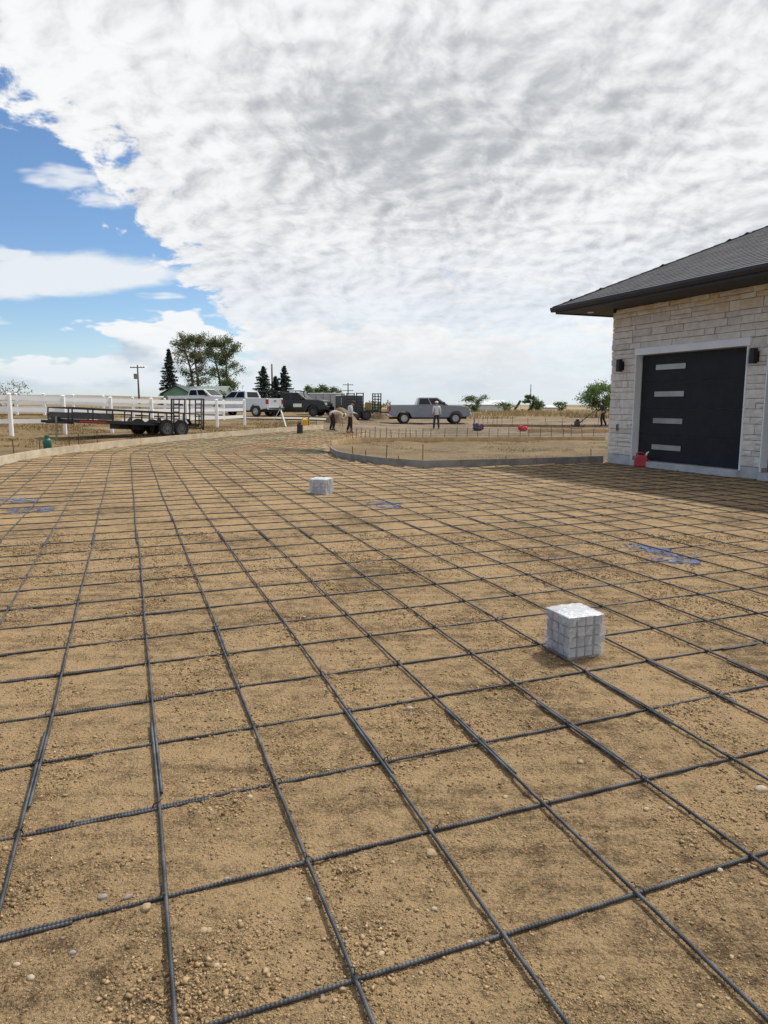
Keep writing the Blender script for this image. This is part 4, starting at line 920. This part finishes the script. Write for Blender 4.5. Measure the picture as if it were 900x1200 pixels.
# ------------------------------------------------------------------ people
skinm = mat('skin', (.36, .20, .13), (.42, .25, .17), rough=.6, scale=12)
def skin_mesh(name, chains, material, parent, sub=2):
    """chains of (point, radius) sharing points become one continuous skinned surface"""
    idx, V, Rr, E = {}, [], [], []
    for ch in chains:
        prev = None
        for p, r_ in ch:
            k = tuple(round(c, 4) for c in p)
            if k not in idx: idx[k] = len(V); V.append(p); Rr.append(r_)
            i = idx[k]
            if prev is not None and prev != i: E.append((prev, i))
            prev = i
    me = bpy.data.meshes.new(name); me.from_pydata([tuple(v) for v in V], E, []); o = bpy.data.objects.new(name, me); COL.objects.link(o)
    m = o.modifiers.new('skin', 'SKIN'); m.use_smooth_shade = True
    for i, d in enumerate(me.skin_vertices[0].data): d.radius = (Rr[i], Rr[i]) if not hasattr(Rr[i], '__len__') else Rr[i]; d.use_root = i == 0
    s = o.modifiers.new('sub', 'SUBSURF'); s.levels = s.render_levels = sub
    dg = bpy.context.evaluated_depsgraph_get(); me2 = bpy.data.meshes.new_from_object(o.evaluated_get(dg)); o.modifiers.clear(); o.data = me2; bpy.data.meshes.remove(me); me2.name = name
    me2.materials.clear(); me2.materials.append(material); o.parent = parent; return o
def lerp(a, b, t): return tuple(x + (y - x) * t for x, y in zip(a, b))
def person(loc, heading, J, label, shirt, trousers, cap, boots=trimb, sleeve=.9, hat='cap'):
    r = empty('person', loc, heading); r.scale = (.93,) * 3; tag(r, label, 'person', None)
    pel, spine, chest, neck, head = (J[k] for k in ('pelvis', 'spine', 'chest', 'neck', 'head'))
    hd = (Vector(head) - Vector(neck)).normalized(); crown = tuple(Vector(head) + hd * .10)
    face = Vector(J.get('face', (0, 1, 0))).normalized()
    body = [[(pel, .12), (spine, .115), (chest, .125), (neck, .055), (tuple(Vector(head) - hd * .03), .075), (tuple(Vector(head) + hd * .04), .088), (crown, .06)]]
    body.append([(tuple(Vector(head) - hd * .03), .075), (tuple(Vector(head) + face * .105 - hd * .025), .016)])      # nose
    sh, tr, bt = [[(tuple(Vector(pel).lerp(Vector(spine), -.55)), .150), (pel, .155), (spine, .15), (chest, .155), (tuple(Vector(chest).lerp(Vector(neck), .7)), .085)]], [[(tuple(Vector(pel).lerp(Vector(spine), .25)), .135), (pel, .140)]], []
    for s in 'LR':
        S, E, W = J['shoulder' + s], J['elbow' + s], J['wrist' + s]; H, K, A = J['hip' + s], J['knee' + s], J['ankle' + s]
        body.append([(chest, .125), (S, .062), (lerp(S, E, .5), .05), (E, .042), (lerp(E, W, .4), .040), (W, .028)])
        d = (Vector(W) - Vector(E)).normalized(); side = d.cross(Vector((0, 1, .2))).normalized() if abs(d.y) < .9 else d.cross(Vector((0, 0, 1))).normalized(); n_ = d.cross(side)
        palm = Vector(W) + d * .08; body.append([(W, .028), (tuple(palm), .034)])
        for k, (o_, ln) in enumerate(((-.03, .062), (-.01, .075), (.011, .070), (.031, .055))):
            b0 = palm + side * o_; b1 = b0 + d * ln * .55 + n_ * .008; b2 = b0 + d * ln * .9 + n_ * .03; body.append([(tuple(palm), .034), (tuple(b0 + d * .015), .011), (tuple(b1), .009), (tuple(b2), .007)])
        tb = Vector(W) + d * .035 - side * .035; body.append([(W, .028), (tuple(tb), .012), (tuple(tb + d * .04 - side * .015), .010)])
        body.append([(pel, .12), (H, .09), (lerp(H, K, .5), .075), (K, .056), (lerp(K, A, .4), .055), (A, .038)])
        sh.append([(chest, .155), (S, .082), (lerp(S, E, .5), .068)] + ([(E, .060)] if sleeve > .5 else []) + ([(lerp(E, W, .85), .045)] if sleeve > .8 else []))
        tr.append([(pel, .140), (H, .108), (lerp(H, K, .5), .094), (K, .078), (lerp(K, A, .55), .076), (lerp(K, A, .97), .070)])
        f_ = J.get('toe' + s, (A[0], A[1] + .17, A[2] - .05)); heel = (A[0], A[1] - .04, A[2] - .045)
        body.append([(A, .038), (lerp(A, f_, .5), .03)]); bt.append([(lerp(K, A, .9), .058), (A, .055), (heel, .045)]); bt.append([(A, .055), (lerp(A, f_, .6), .05), (f_, .04)])
        skin_mesh('boot', bt[-2:], boots, r, 1)
    skin_mesh('body', body, skinm, r, 1); skin_mesh('shirt', sh, shirt, r, 1); skin_mesh('trousers', tr, trousers, r, 1)
    for s in (-1, 1):
        e = Vector(head) + face * .083 + face.cross(hd) * s * .032 + hd * .015; bm = bmesh.new(); bmesh.ops.create_icosphere(bm, subdivisions=1, radius=.011); MB().add([v.co + e for v in bm.verts], [[v.index for v in f_.verts] for f_ in bm.faces]).build('eye', trimb, r); bm.free()
        e = Vector(head) + face.cross(hd) * s * .088; MB().add([e + hd * .03 + face * .012, e - hd * .03 + face * .006, e - hd * .02 - face * .02, e + hd * .025 - face * .025, e + face.cross(hd) * s * .018], [(0, 1, 4), (1, 2, 4), (2, 3, 4), (3, 0, 4), (3, 2, 1, 0)]).build('ear', skinm, r)
    # cap or hat: a dome with a brim
    zc = hd; xc = face.cross(hd).normalized(); yc = zc.cross(xc); M = Matrix((xc, yc, zc)).transposed().to_4x4(); M.translation = Vector(head) + hd * .045
    if (yc.dot(face) < 0): M = M @ Matrix.Rotation(math.pi, 4, 'Z')
    c = MB().lathe([(.112, -.01), (.112, .03), (.10, .075), (.06, .105), (0, .112)], 16, M)
    if hat == 'cap': c.add([M @ Vector(q) for q in ((-.08, .08, -.004), (.08, .08, -.004), (.06, .19, -.02), (-.06, .19, -.02), (-.08, .08, .01), (.08, .08, .01), (.06, .19, -.008), (-.06, .19, -.008))], [(3, 2, 1, 0), (4, 5, 6, 7), (0, 1, 5, 4), (1, 2, 6, 5), (2, 3, 7, 6), (3, 0, 4, 7)])
    else: c.lathe([(.11, -.006), (.20, -.02), (.20, -.012), (.11, .006)], 18, M)
    c.build('hat', cap, r, smooth=True)
    MB().lathe([(.098, -.045), (.104, -.01), (.10, .02)], 14, M).build('hair', trimb, r, smooth=True)
    return r
def stand(**kw):
    J = dict(pelvis=(0, 0, .98), spine=(0, .01, 1.15), chest=(0, 0, 1.36), neck=(0, 0, 1.52), head=(0, .02, 1.65), shoulderL=(-.19, 0, 1.44), shoulderR=(.19, 0, 1.44), elbowL=(-.25, -.02, 1.16), elbowR=(.25, -.02, 1.16), wristL=(-.25, .08, .93), wristR=(.25, .08, .93),
             hipL=(-.10, 0, .92), hipR=(.10, 0, .92), kneeL=(-.11, .02, .51), kneeR=(.12, .03, .51), ankleL=(-.12, 0, .10), ankleR=(.14, 0, .10)); J.update(kw); return J
shirt_w = mat('pale_grey_shirt', (.50, .52, .56), (.60, .62, .66), rough=.9, scale=8, bump=.01, bscale=16); shirt_t = mat('tan_shirt', (.42, .38, .33), (.52, .47, .41), rough=.9, scale=8, bump=.01, bscale=16); shirt_b = mat('dark_work_shirt', (.02, .022, .03), (.035, .037, .045), rough=.9, scale=8)
jeans = mat('dark_jeans', (.022, .026, .040), (.035, .04, .058), rough=.9, scale=9); blackt = mat('black_trousers', (.012, .012, .014), (.02, .02, .022), rough=.9, scale=9); capw = mat('white_cap', (.68, .68, .68), rough=.8); capd = mat('brown_cap', (.05, .03, .02), rough=.8); hatt = mat('straw_hat', (.66, .58, .42), rough=.9)
# stooping worker: back bent level, hands at the ground
person(at(390.5, 505), R(-62), dict(pelvis=(0, -.10, .95), spine=(0, .10, 1.06), chest=(0, .36, 1.02), neck=(0, .54, .93), head=(0, .66, .90), face=(0, .5, -.85), shoulderL=(-.19, .42, .98), shoulderR=(.19, .42, .98), elbowL=(-.20, .46, .68), elbowR=(.20, .48, .68), wristL=(-.16, .50, .42), wristR=(.16, .52, .40),
       hipL=(-.11, -.08, .90), hipR=(.11, -.08, .90), kneeL=(-.13, .0, .50), kneeR=(.14, .02, .50), ankleL=(-.16, -.12, .10), ankleR=(.16, -.08, .10)), 'worker in tan shirt and dark trousers stooping low beside the soil heap', shirt_t, blackt, capw, sleeve=.6)
person(at(410.5, 508), R(-75), stand(chest=(0, .05, 1.35), neck=(0, .10, 1.50), head=(0, .16, 1.61), face=(0, .9, -.4), elbowL=(-.24, .04, 1.14), elbowR=(.25, .05, 1.14), wristL=(-.14, .26, 1.10), wristR=(.15, .27, 1.08), ankleL=(-.12, -.16, .10), kneeL=(-.11, -.04, .51)), 'worker in pale grey shirt and black trousers standing beside the stooping worker', shirt_w, blackt, capd)
person(at(511.5, 503), R(8), stand(wristL=(-.24, .14, .98), wristR=(.28, .10, .92), ankleL=(-.15, .12, .10), kneeL=(-.13, .10, .52), ankleR=(.13, -.08, .10)), 'worker in pale shirt, jeans and white cap walking in front of the silver pickup', shirt_w, jeans, capw)
pp = at(706, 502); pp.z += .10
person(pp, R(78), stand(pelvis=(0, -.06, .95), chest=(0, .10, 1.33), neck=(0, .16, 1.48), head=(0, .22, 1.60), shoulderL=(-.19, .10, 1.41), shoulderR=(.19, .10, 1.41), elbowL=(-.24, .18, 1.14), elbowR=(.24, .18, 1.14), wristL=(-.22, .44, 1.02), wristR=(.22, .44, 1.02), kneeL=(-.11, .12, .52), ankleL=(-.12, .06, .10), kneeR=(.12, -.06, .50), ankleR=(.13, -.24, .12)), 'worker in dark clothes pushing a compactor beside the garage corner', shirt_b, blackt, capd)
u_ = Vector((math.cos(R(78 + 90)), math.sin(R(78 + 90)), 0))
pc = pp + u_ * 1.5; pc.z = tz(pc.x, pc.y) + .10
r = empty('plate_compactor', pc, R(78)); tag(r, 'black plate compactor with long handles held by the worker in dark clothes', 'compactor')
MB().prism([(-.32, .0), (.28, .0), (.42, .14), (.38, .16), (.26, .05), (-.30, .05), (-.40, .14), (-.43, .12)], -.24, .24).build('base_plate', blk, r)
for o_ in r.children: o_.rotation_euler = (0, 0, R(90))
MB().box(-.18, .18, -.15, .2, .05, .34).build('engine', mat('engine_dark', (.05, .045, .04), rough=.6), r, bevel=.03); MB().box(-.14, .14, -.1, .12, .34, .46).build('fuel_tank', blk, r, bevel=.04)
for s_ in (-1, 1): MB().tube([(s_ * .15, -.1, .2), (s_ * .19, -.75, .78), (s_ * .2, -1.02, 1.0)], .018, 8).build('handle_bar', blk, r, smooth=True)
MB().tube([(-.2, -1.02, 1.0), (.2, -1.02, 1.0)], .018, 8).build('grip', blk, r)
# ------------------------------------------------------------------ trees
bark = mat('bark', (.10, .075, .055), (.17, .13, .10), rough=.95, scale=5, bump=.03, bscale=10)
def leafmat(name, a, b):
    m = mat(name, a, b, rough=.6, scale=.9, detail=3); t = m.node_tree; p_ = t.nodes['Principled BSDF']; tr = t.nodes.new('ShaderNodeBsdfTranslucent'); tr.inputs[0].default_value = (b[0] * 1.2, b[1] * 1.3, b[2], 1); mx = t.nodes.new('ShaderNodeMixShader'); mx.inputs[0].default_value = .3
    t.links.new(p_.outputs[0], mx.inputs[1]); t.links.new(tr.outputs[0], mx.inputs[2]); t.links.new(mx.outputs[0], t.nodes['Material Output'].inputs[0]); return m
leaf_oak = leafmat('cottonwood_leaf', (.045, .075, .022), (.10, .135, .045)); leaf_bush = leafmat('bush_leaf', (.05, .085, .025), (.105, .145, .05)); needle = leafmat('spruce_needle', (.012, .024, .018), (.028, .045, .030)); leaf_pale = leafmat('silver_leaf', (.13, .15, .08), (.22, .24, .14)); leaf_bright = leafmat('bright_leaf', (.055, .11, .025), (.13, .19, .05))
def leaves(C, size, aspect=.6):
    n = len(C); a = rng.normal(size=(n, 3)); a /= np.linalg.norm(a, axis=1, keepdims=True); b = rng.normal(size=(n, 3)); b -= a * (a * b).sum(1, keepdims=True); b /= np.linalg.norm(b, axis=1, keepdims=True)
    s = size * (.6 + .8 * rng.random((n, 1))); V = np.stack([C - a * s, C + b * s * aspect, C + a * s, C - b * s * aspect], 1)
    return V.reshape(-1, 3), np.arange(n * 4).reshape(-1, 4)
def crown_obj(name, V, F, material, parent):
    me = bpy.data.meshes.new(name); me.vertices.add(len(V)); me.vertices.foreach_set('co', V.astype(np.float32).ravel()); me.loops.add(F.size); me.loops.foreach_set('vertex_index', F.ravel().astype(np.int32)); me.polygons.add(len(F)); me.polygons.foreach_set('loop_start', np.arange(0, F.size, 4, dtype=np.int32)); me.update(calc_edges=True)
    me.materials.append(material); o = bpy.data.objects.new(name, me); COL.objects.link(o); o.parent = parent; return o
def broadleaf(p, Hh, Wd, label, lm, n=3800, ls=.14, stems=1, clear=.25, name='broadleaf_tree', grp=None, nclump=46):
    r = empty(name, p); tag(r, label, 'tree' if Hh > 2.6 else 'bush', grp); tb = MB(); tips = []
    for s in range(stems):
        bx_ = (s - (stems - 1) / 2) * Wd * .28; lean = bx_ * .8 + random.uniform(-.05, .05) * Wd; r0 = Hh * .022
        pts = [Vector((bx_ * .5 + lean * t + .04 * Hh * math.sin(t * 5 + s) * t, .05 * Hh * math.sin(t * 4 + s * 2) * t, Hh * .86 * t - .1)) for t in np.linspace(0, 1, 8)]
        tb.tube(pts, [r0 * (1 - .8 * t) for t in np.linspace(0, 1, 8)], 7)
        for k in range(nclump // stems):
            t = random.uniform(clear, 1.0); q = pts[min(6, int(t * 7))].lerp(pts[min(7, int(t * 7) + 1)], t * 7 % 1); a = random.random() * 6.283
            prof = math.sin(math.pi * min(1, (t - clear * .6) / (1.08 - clear * .6))) ** .6; L = Wd * .5 * prof * random.uniform(.35, 1.0)
            e = q + Vector((math.cos(a) * L, math.sin(a) * L, L * random.uniform(.1, .7))); e.z = min(e.z, Hh * .96); tb.tube([q, q.lerp(e, .5) + Vector((0, 0, L * .06)), e], [r0 * .34 * (1 - t * .5), r0 * .22, r0 * .08], 5); tips.append((e, random.uniform(.5, 1.2))); tips.append((q.lerp(e, .65), random.uniform(.3, .8)))
    tb.build('trunk', bark, r, smooth=True)
    w_ = np.array([t[1] for t in tips]); c = np.array([t[0][:] for t in tips]); k = rng.choice(len(tips), n, p=w_ / w_.sum()); sg = (Wd * .05 * (.6 + w_[k]))[:, None]
    C = c[k] + rng.normal(size=(n, 3)) * sg * np.array([1, 1, .75]); C[:, 2] = np.maximum(C[:, 2], .05)
    V, F = leaves(C, ls); crown_obj('crown', V, F, lm, r); return r
def spruce(p, Hh, Wd, label, n=70, name='spruce_tree', grp=None, sparse=1.0):
    r = empty(name, p); tag(r, label, 'tree', grp); MB().tube([(0, 0, -.1), (0, 0, Hh * .6), (.02, 0, Hh)], [Hh * .02, Hh * .011, Hh * .002], 7).build('trunk', bark, r, smooth=True)
    C, bt = [], MB()
    for k in range(n):
        t = (k + random.random()) / n; z = Hh * (.10 + .88 * t); L = Wd * .5 * (1 - t) ** .85 * random.uniform(.65, 1.15) + .06; a = k * 2.4 + random.random(); dr = random.uniform(-.30, -.08) + .35 * t
        e = Vector((math.cos(a) * L, math.sin(a) * L, z + L * dr)); b0 = Vector((0, 0, z)); bt.tube([b0, e], [.02, .006], 4); m = int((34 + 80 * L) * sparse)
        for q in range(m):
            s = (q + random.random()) / m; w_ = .16 * L * (1.15 - s) + .05; C.append((b0.lerp(e, s) + Vector((random.gauss(0, w_), random.gauss(0, w_), random.gauss(0, .05) - .05 * s)))[:])
    bt.build('branch', bark, r); V, F = leaves(np.array(C), .13, .35); crown_obj('crown', V, F, needle, r); return r
def far(px, depth): return atd(px, depth)
def hpx(py, p): return EYE + (HORIZON - py) / FPX * p.y - p.z       # height needed to reach a pixel row at that distance
p = far(232, 96); broadleaf(p, hpx(385, p), 4.2, 'tall thin cottonwood leaning over the green shed, lighter and looser in leaf', leafmat('pale_cottonwood_leaf', (.075, .095, .035), (.15, .165, .07)), 11000, .085, 2, .30, nclump=54)
p = far(264, 98); broadleaf(p, hpx(391, p), 4.9, 'tall rounded cottonwood with dark full crown behind the white pickups', leaf_oak, 15000, .09, 2, .22, nclump=60)
p = far(203, 92); spruce(p, hpx(410, p), 3.6, 'narrow pointed spruce beside the green shed', 80)
p = far(311, 88); spruce(p, hpx(430, p), 4.4, 'broad dark spruce next to the utility pole, widest of its row', 60)
p = far(325, 90); spruce(p, hpx(441, p), 2.6, 'slim short spruce squeezed between two taller spruces', 55)
p = far(335, 91); spruce(p, hpx(429.5, p), 3.4, 'pointed dark spruce behind the dark work truck', 64)
for k, (px, top, wd, lab) in enumerate(((366, 450, 2.4, 'leafy green bush behind the grey box trailer, nearest the spruces'), (377, 448, 2.6, 'leafy green bush behind the grey box trailer, tallest of the clump'), (388, 451, 2.4, 'leafy green bush beside the paler bush in the clump'))): q = far(px, 84 + k); broadleaf(q, hpx(top, q), wd, lab, leaf_bush, 3200, .08, 2, .08, 'leafy_bush', 'bushes behind the box trailers', 30)
q = far(397, 88); broadleaf(q, hpx(453, q), 1.7, 'pale grey-green bush at the end of the clump behind the box trailers', leaf_pale, 800, .10, 1, .1, 'leafy_bush', 'bushes behind the box trailers', 22)
q = far(13, 70); broadleaf(q, hpx(447, q), 3.2, 'sparse pale shrub beyond the white fences', leaf_pale, 700, .085, 3, .12, 'leafy_bush', None, 40)
q = far(555, 110); broadleaf(q, hpx(464, q), 3.2, 'rounded green bush beyond the bonnet of the silver pickup', leaf_bush, 3000, .09, 2, .06, 'leafy_bush', None, 30)
q = far(619, 120); broadleaf(q, hpx(462, q), 2.4, 'upright green tree below the radio mast', leaf_bush, 2600, .10, 1, .08, 'broadleaf_tree', None, 28)
q = far(629, 122); broadleaf(q, hpx(470, q), 2.4, 'low round bush beside the upright tree below the mast', leaf_bush, 2000, .10, 1, .05, 'leafy_bush', None, 24)
q = far(700, 66); broadleaf(q, hpx(449, q), 3.6, 'bright green spreading tree beside the garage corner', leaf_bright, 6500, .075, 2, .30, 'broadleaf_tree', None, 46)
for px, d, w_, top, lab in ((262, 82, 3.4, 459, 'low dark bush behind the white pickups, beside the pale roof'), (590, 118, 3.0, 472.5, 'low olive bush between the white barn and the auger'), (655, 125, 2.4, 471, 'thin low bush beside the low white hut on the plain'), (440, 78, 2.6, 472, 'dry brown bush behind the tail of the silver pickup')):
    q = far(px, d); broadleaf(q, max(.5, hpx(top, q)), w_, lab, leaf_pale if 'dry' in lab else leaf_bush, 700, .12, 2, .05, 'leafy_bush', None, 24)
# ------------------------------------------------------------------ poles, sheds and things on the plain
polem = mat('pole_wood', (.12, .095, .075), (.19, .155, .125), rough=.95, scale=4)
def pole(px, depth, top, label, arms=1, trans=False):
    p = far(px, depth); h = hpx(top, p); r = empty('utility_pole', p); tag(r, label, 'utility pole', None); MB().tube([(0, 0, -.2), (0, 0, h)], [.15, .10], 10).build('pole', polem, r, smooth=True)
    for k in range(arms):
        z = h - .35 - k * 1.1; MB().bar((-1.0, -.12, z), (1.0, -.12, z), .10, .12).build('cross_arm', polem, r)
        for x in (-.9, -.45, .45, .9): MB().lathe([(0, z + .06), (.04, z + .06), (.05, z + .12), (.03, z + .2), (0, z + .2)], 8, Matrix.Translation((x, -.12, 0))).build('insulator', whitep, r)
    if trans: MB().lathe([(0, h - 1.9), (.2, h - 1.9), (.22, h - 1.8), (.22, h - 1.2), (0, h - 1.15)], 14, Matrix.Translation((-.36, 0, 0))).build('transformer', mat('transformer_grey', (.22, .22, .22), rough=.5), r); MB().bar((-.2, 0, h - 1.5), (0, 0, h - 1.5), .08).build('bracket', black_metal, r)
pole(166.5, 100, 429, 'utility pole with a transformer standing beyond the white fence', 1, True); pole(321, 95, 428, 'bare-topped utility pole rising among the dark spruces', 0); pole(408.5, 140, 449.5, 'utility pole with two cross arms behind the dark box trailer', 2)
def mast():
    p = far(619.5, 260); h = hpx(451, p); r = empty('radio_mast', p); tag(r, 'thin lattice radio mast on the plain behind the upright tree', 'mast')
    for k in range(3): a = k * 2.094; MB().tube([(math.cos(a) * .35, math.sin(a) * .35, -.2), (math.cos(a) * .12, math.sin(a) * .12, h)], .05, 5).build('mast_leg', black_metal, r)
    for k in range(12): z0 = h * k / 12; a = k * 2.094; b = a + 2.094; rr = .35 - .23 * k / 12; MB().tube([(math.cos(a) * rr, math.sin(a) * rr, z0), (math.cos(b) * rr, math.sin(b) * rr, z0 + h / 12)], .035, 4).build('brace', black_metal, r)
mast()
def shed(px, depth, W, D, hw, hr, wallm, roofm, label, yaw=0.0, win=0, name='shed'):
    p = far(px, depth); r = empty(name, p, yaw); tag(r, label, 'building')
    MB().prism([(-W / 2, -.3), (W / 2, -.3), (W / 2, hw), (0, hw + hr - .05), (-W / 2, hw)], -D / 2, D / 2).build('wall', wallm, r)
    for s_ in (-1, 1): MB().add([(0, -D / 2 - .3, hw + hr), (0, D / 2 + .3, hw + hr), (s_ * (W / 2 + .35), D / 2 + .3, hw - .12), (s_ * (W / 2 + .35), -D / 2 - .3, hw - .12), (0, -D / 2 - .3, hw + hr + .1), (0, D / 2 + .3, hw + hr + .1), (s_ * (W / 2 + .35), D / 2 + .3, hw - .02), (s_ * (W / 2 + .35), -D / 2 - .3, hw - .02)], [(0, 1, 2, 3), (7, 6, 5, 4), (0, 4, 5, 1), (1, 5, 6, 2), (2, 6, 7, 3), (3, 7, 4, 0)]).build('roof', roofm, r)
    for k in range(win):
        x = (k - (win - 1) / 2) * 1.1; w_ = MB().box(x - .42, x + .42, -D / 2 - .05, -D / 2 - .003, hw * .35, hw * .8).build('window', mat('window_frame', (.5, .55, .52), rough=.6), r); MB().box(x - .34, x + .34, -D / 2 - .062, -D / 2 - .052, hw * .4, hw * .75).build('pane', glassd, w_)
gw = mat('green_siding', (.11, .22, .17), (.15, .27, .21), rough=.8, scale=3); gr_ = mat('dark_green_roof', (.03, .06, .045), rough=.7); pr_ = mat('pale_metal_roof', (.24, .29, .27), (.31, .36, .34), rough=.6, scale=1); wh_ = mat('white_siding', (.60, .62, .63), (.68, .69, .69), rough=.7)
q = far(214, 86); shed(214, 86, 3.0, 3.0, hpx(461.5, q), .9, gw, gr_, 'small green shed with dark gable roof beside the narrow spruce', 0, 2)
q = far(250, 93); shed(246, 93, 3.2, 5.5, hpx(463, q), 1.0, wh_, pr_, 'long low building with pale green metal roof behind the cottonwoods', R(78))
q = far(573, 150); shed(573, 150, 3.0, 5.2, max(.8, hpx(474, q)), .8, wh_, mat('white_roof', (.62, .64, .66), rough=.5), 'low white barn on the plain beside the rounded bush', R(80), name='barn')
q = far(642, 170); shed(642, 170, 3.0, 4.6, max(.5, hpx(479, q)), .45, wh_, wh_, 'low white roofed hut on the plain beside the thin low bush', R(85), name='barn')
def auger():
    p = far(605, 130); r = empty('grain_auger', p); r.scale = (.5,) * 3; tag(r, 'dark slanting grain auger on a white frame out on the plain', 'auger')
    MB().tube([(-1.2, 0, .2), (1.0, 0, 3.6)], .42, 10).build('tube', mat('auger_dark', (.03, .03, .035), rough=.6), r)
    for s_ in (-1, 1): MB().bar((1.0 + .6, s_ * .9, 0), (.7, 0, 3.0), .16).build('frame_leg', whitepaint, r)
    for s_ in (-1, 1): wheel(r, 1.6, s_ * .9, .35, .2, s_, darkrim)
    MB().box(-1.7, -.9, -.5, .5, 0, .4).build('hopper', whitepaint, r)
auger()
# ------------------------------------------------------------------ grasses
def grass(name, label, pts, hmin, hmax, wid, cols):
    n = len(pts); a = rng.random(n) * 6.283; h = hmin + (hmax - hmin) * rng.random(n); ln = .45 * h; dx_, dy_ = np.cos(a) * wid, np.sin(a) * wid; lx, ly = rng.normal(size=n) * ln * .6, rng.normal(size=n) * ln * .6
    z = terrain(pts[:, 0], pts[:, 1]) - .02
    V = np.stack([np.stack([pts[:, 0] - dx_, pts[:, 1] - dy_, z], -1), np.stack([pts[:, 0] + dx_, pts[:, 1] + dy_, z], -1), np.stack([pts[:, 0] + lx, pts[:, 1] + ly, z + h], -1)], 1).reshape(-1, 3); F = np.arange(n * 3).reshape(-1, 3)
    me = bpy.data.meshes.new(name); me.vertices.add(len(V)); me.vertices.foreach_set('co', V.astype(np.float32).ravel()); me.loops.add(F.size); me.loops.foreach_set('vertex_index', F.ravel().astype(np.int32)); me.polygons.add(n); me.polygons.foreach_set('loop_start', np.arange(0, F.size, 3, dtype=np.int32)); me.update(calc_edges=True)
    c = np.ones((n, 3, 4), np.float32); k = rng.random((n, 1)); c[..., :3] = (np.array(cols[0]) * (1 - k) + np.array(cols[1]) * k)[:, None, :]; ca = me.color_attributes.new('tint', 'FLOAT_COLOR', 'POINT'); ca.data.foreach_set('color', c.ravel()); me.materials.append(pm)
    o = bpy.data.objects.new(name, me); COL.objects.link(o); o['kind'] = 'stuff'; tag(o, label, 'grass')
def clump(x, y, s, lo): return fbm(x * s, y * s, 6, 3) > lo
n = 42000; x = -45 + 110 * rng.random(n); y = 62 + 60 * rng.random(n) ** 1.3; k = clump(x, y, .22, .42) & ((x > -4) | (y > 66)); grass('tall_grass', 'tall golden dry grass beyond the drive and the silver pickup', np.stack([x, y], -1)[k], .12, .55, .04, ((.28, .20, .095), (.50, .39, .215)))
n = 70000; x = -26 + 24 * rng.random(n); y = 24 + 25 * rng.random(n); k = clump(x, y, .5, .40) & ~inside(x, y, bed) & ((-x - 3.0) - (y - 45) * .1 > 1.2); grass('short_grass', 'short brown dry grass round the flatbed trailer and white fence', np.stack([x, y], -1)[k], .03, .12, .012, ((.16, .105, .045), (.34, .24, .11)))
n = 26000; x = -2 + 12 * rng.random(n); y = 20 + 12 * rng.random(n); k = clump(x, y, .8, .42) & inside(x, y, island); grass('weeds', 'dry straw and weeds on the dirt island inside the forms', np.stack([x, y], -1)[k], .03, .13, .012, ((.22, .17, .08), (.40, .33, .16)))
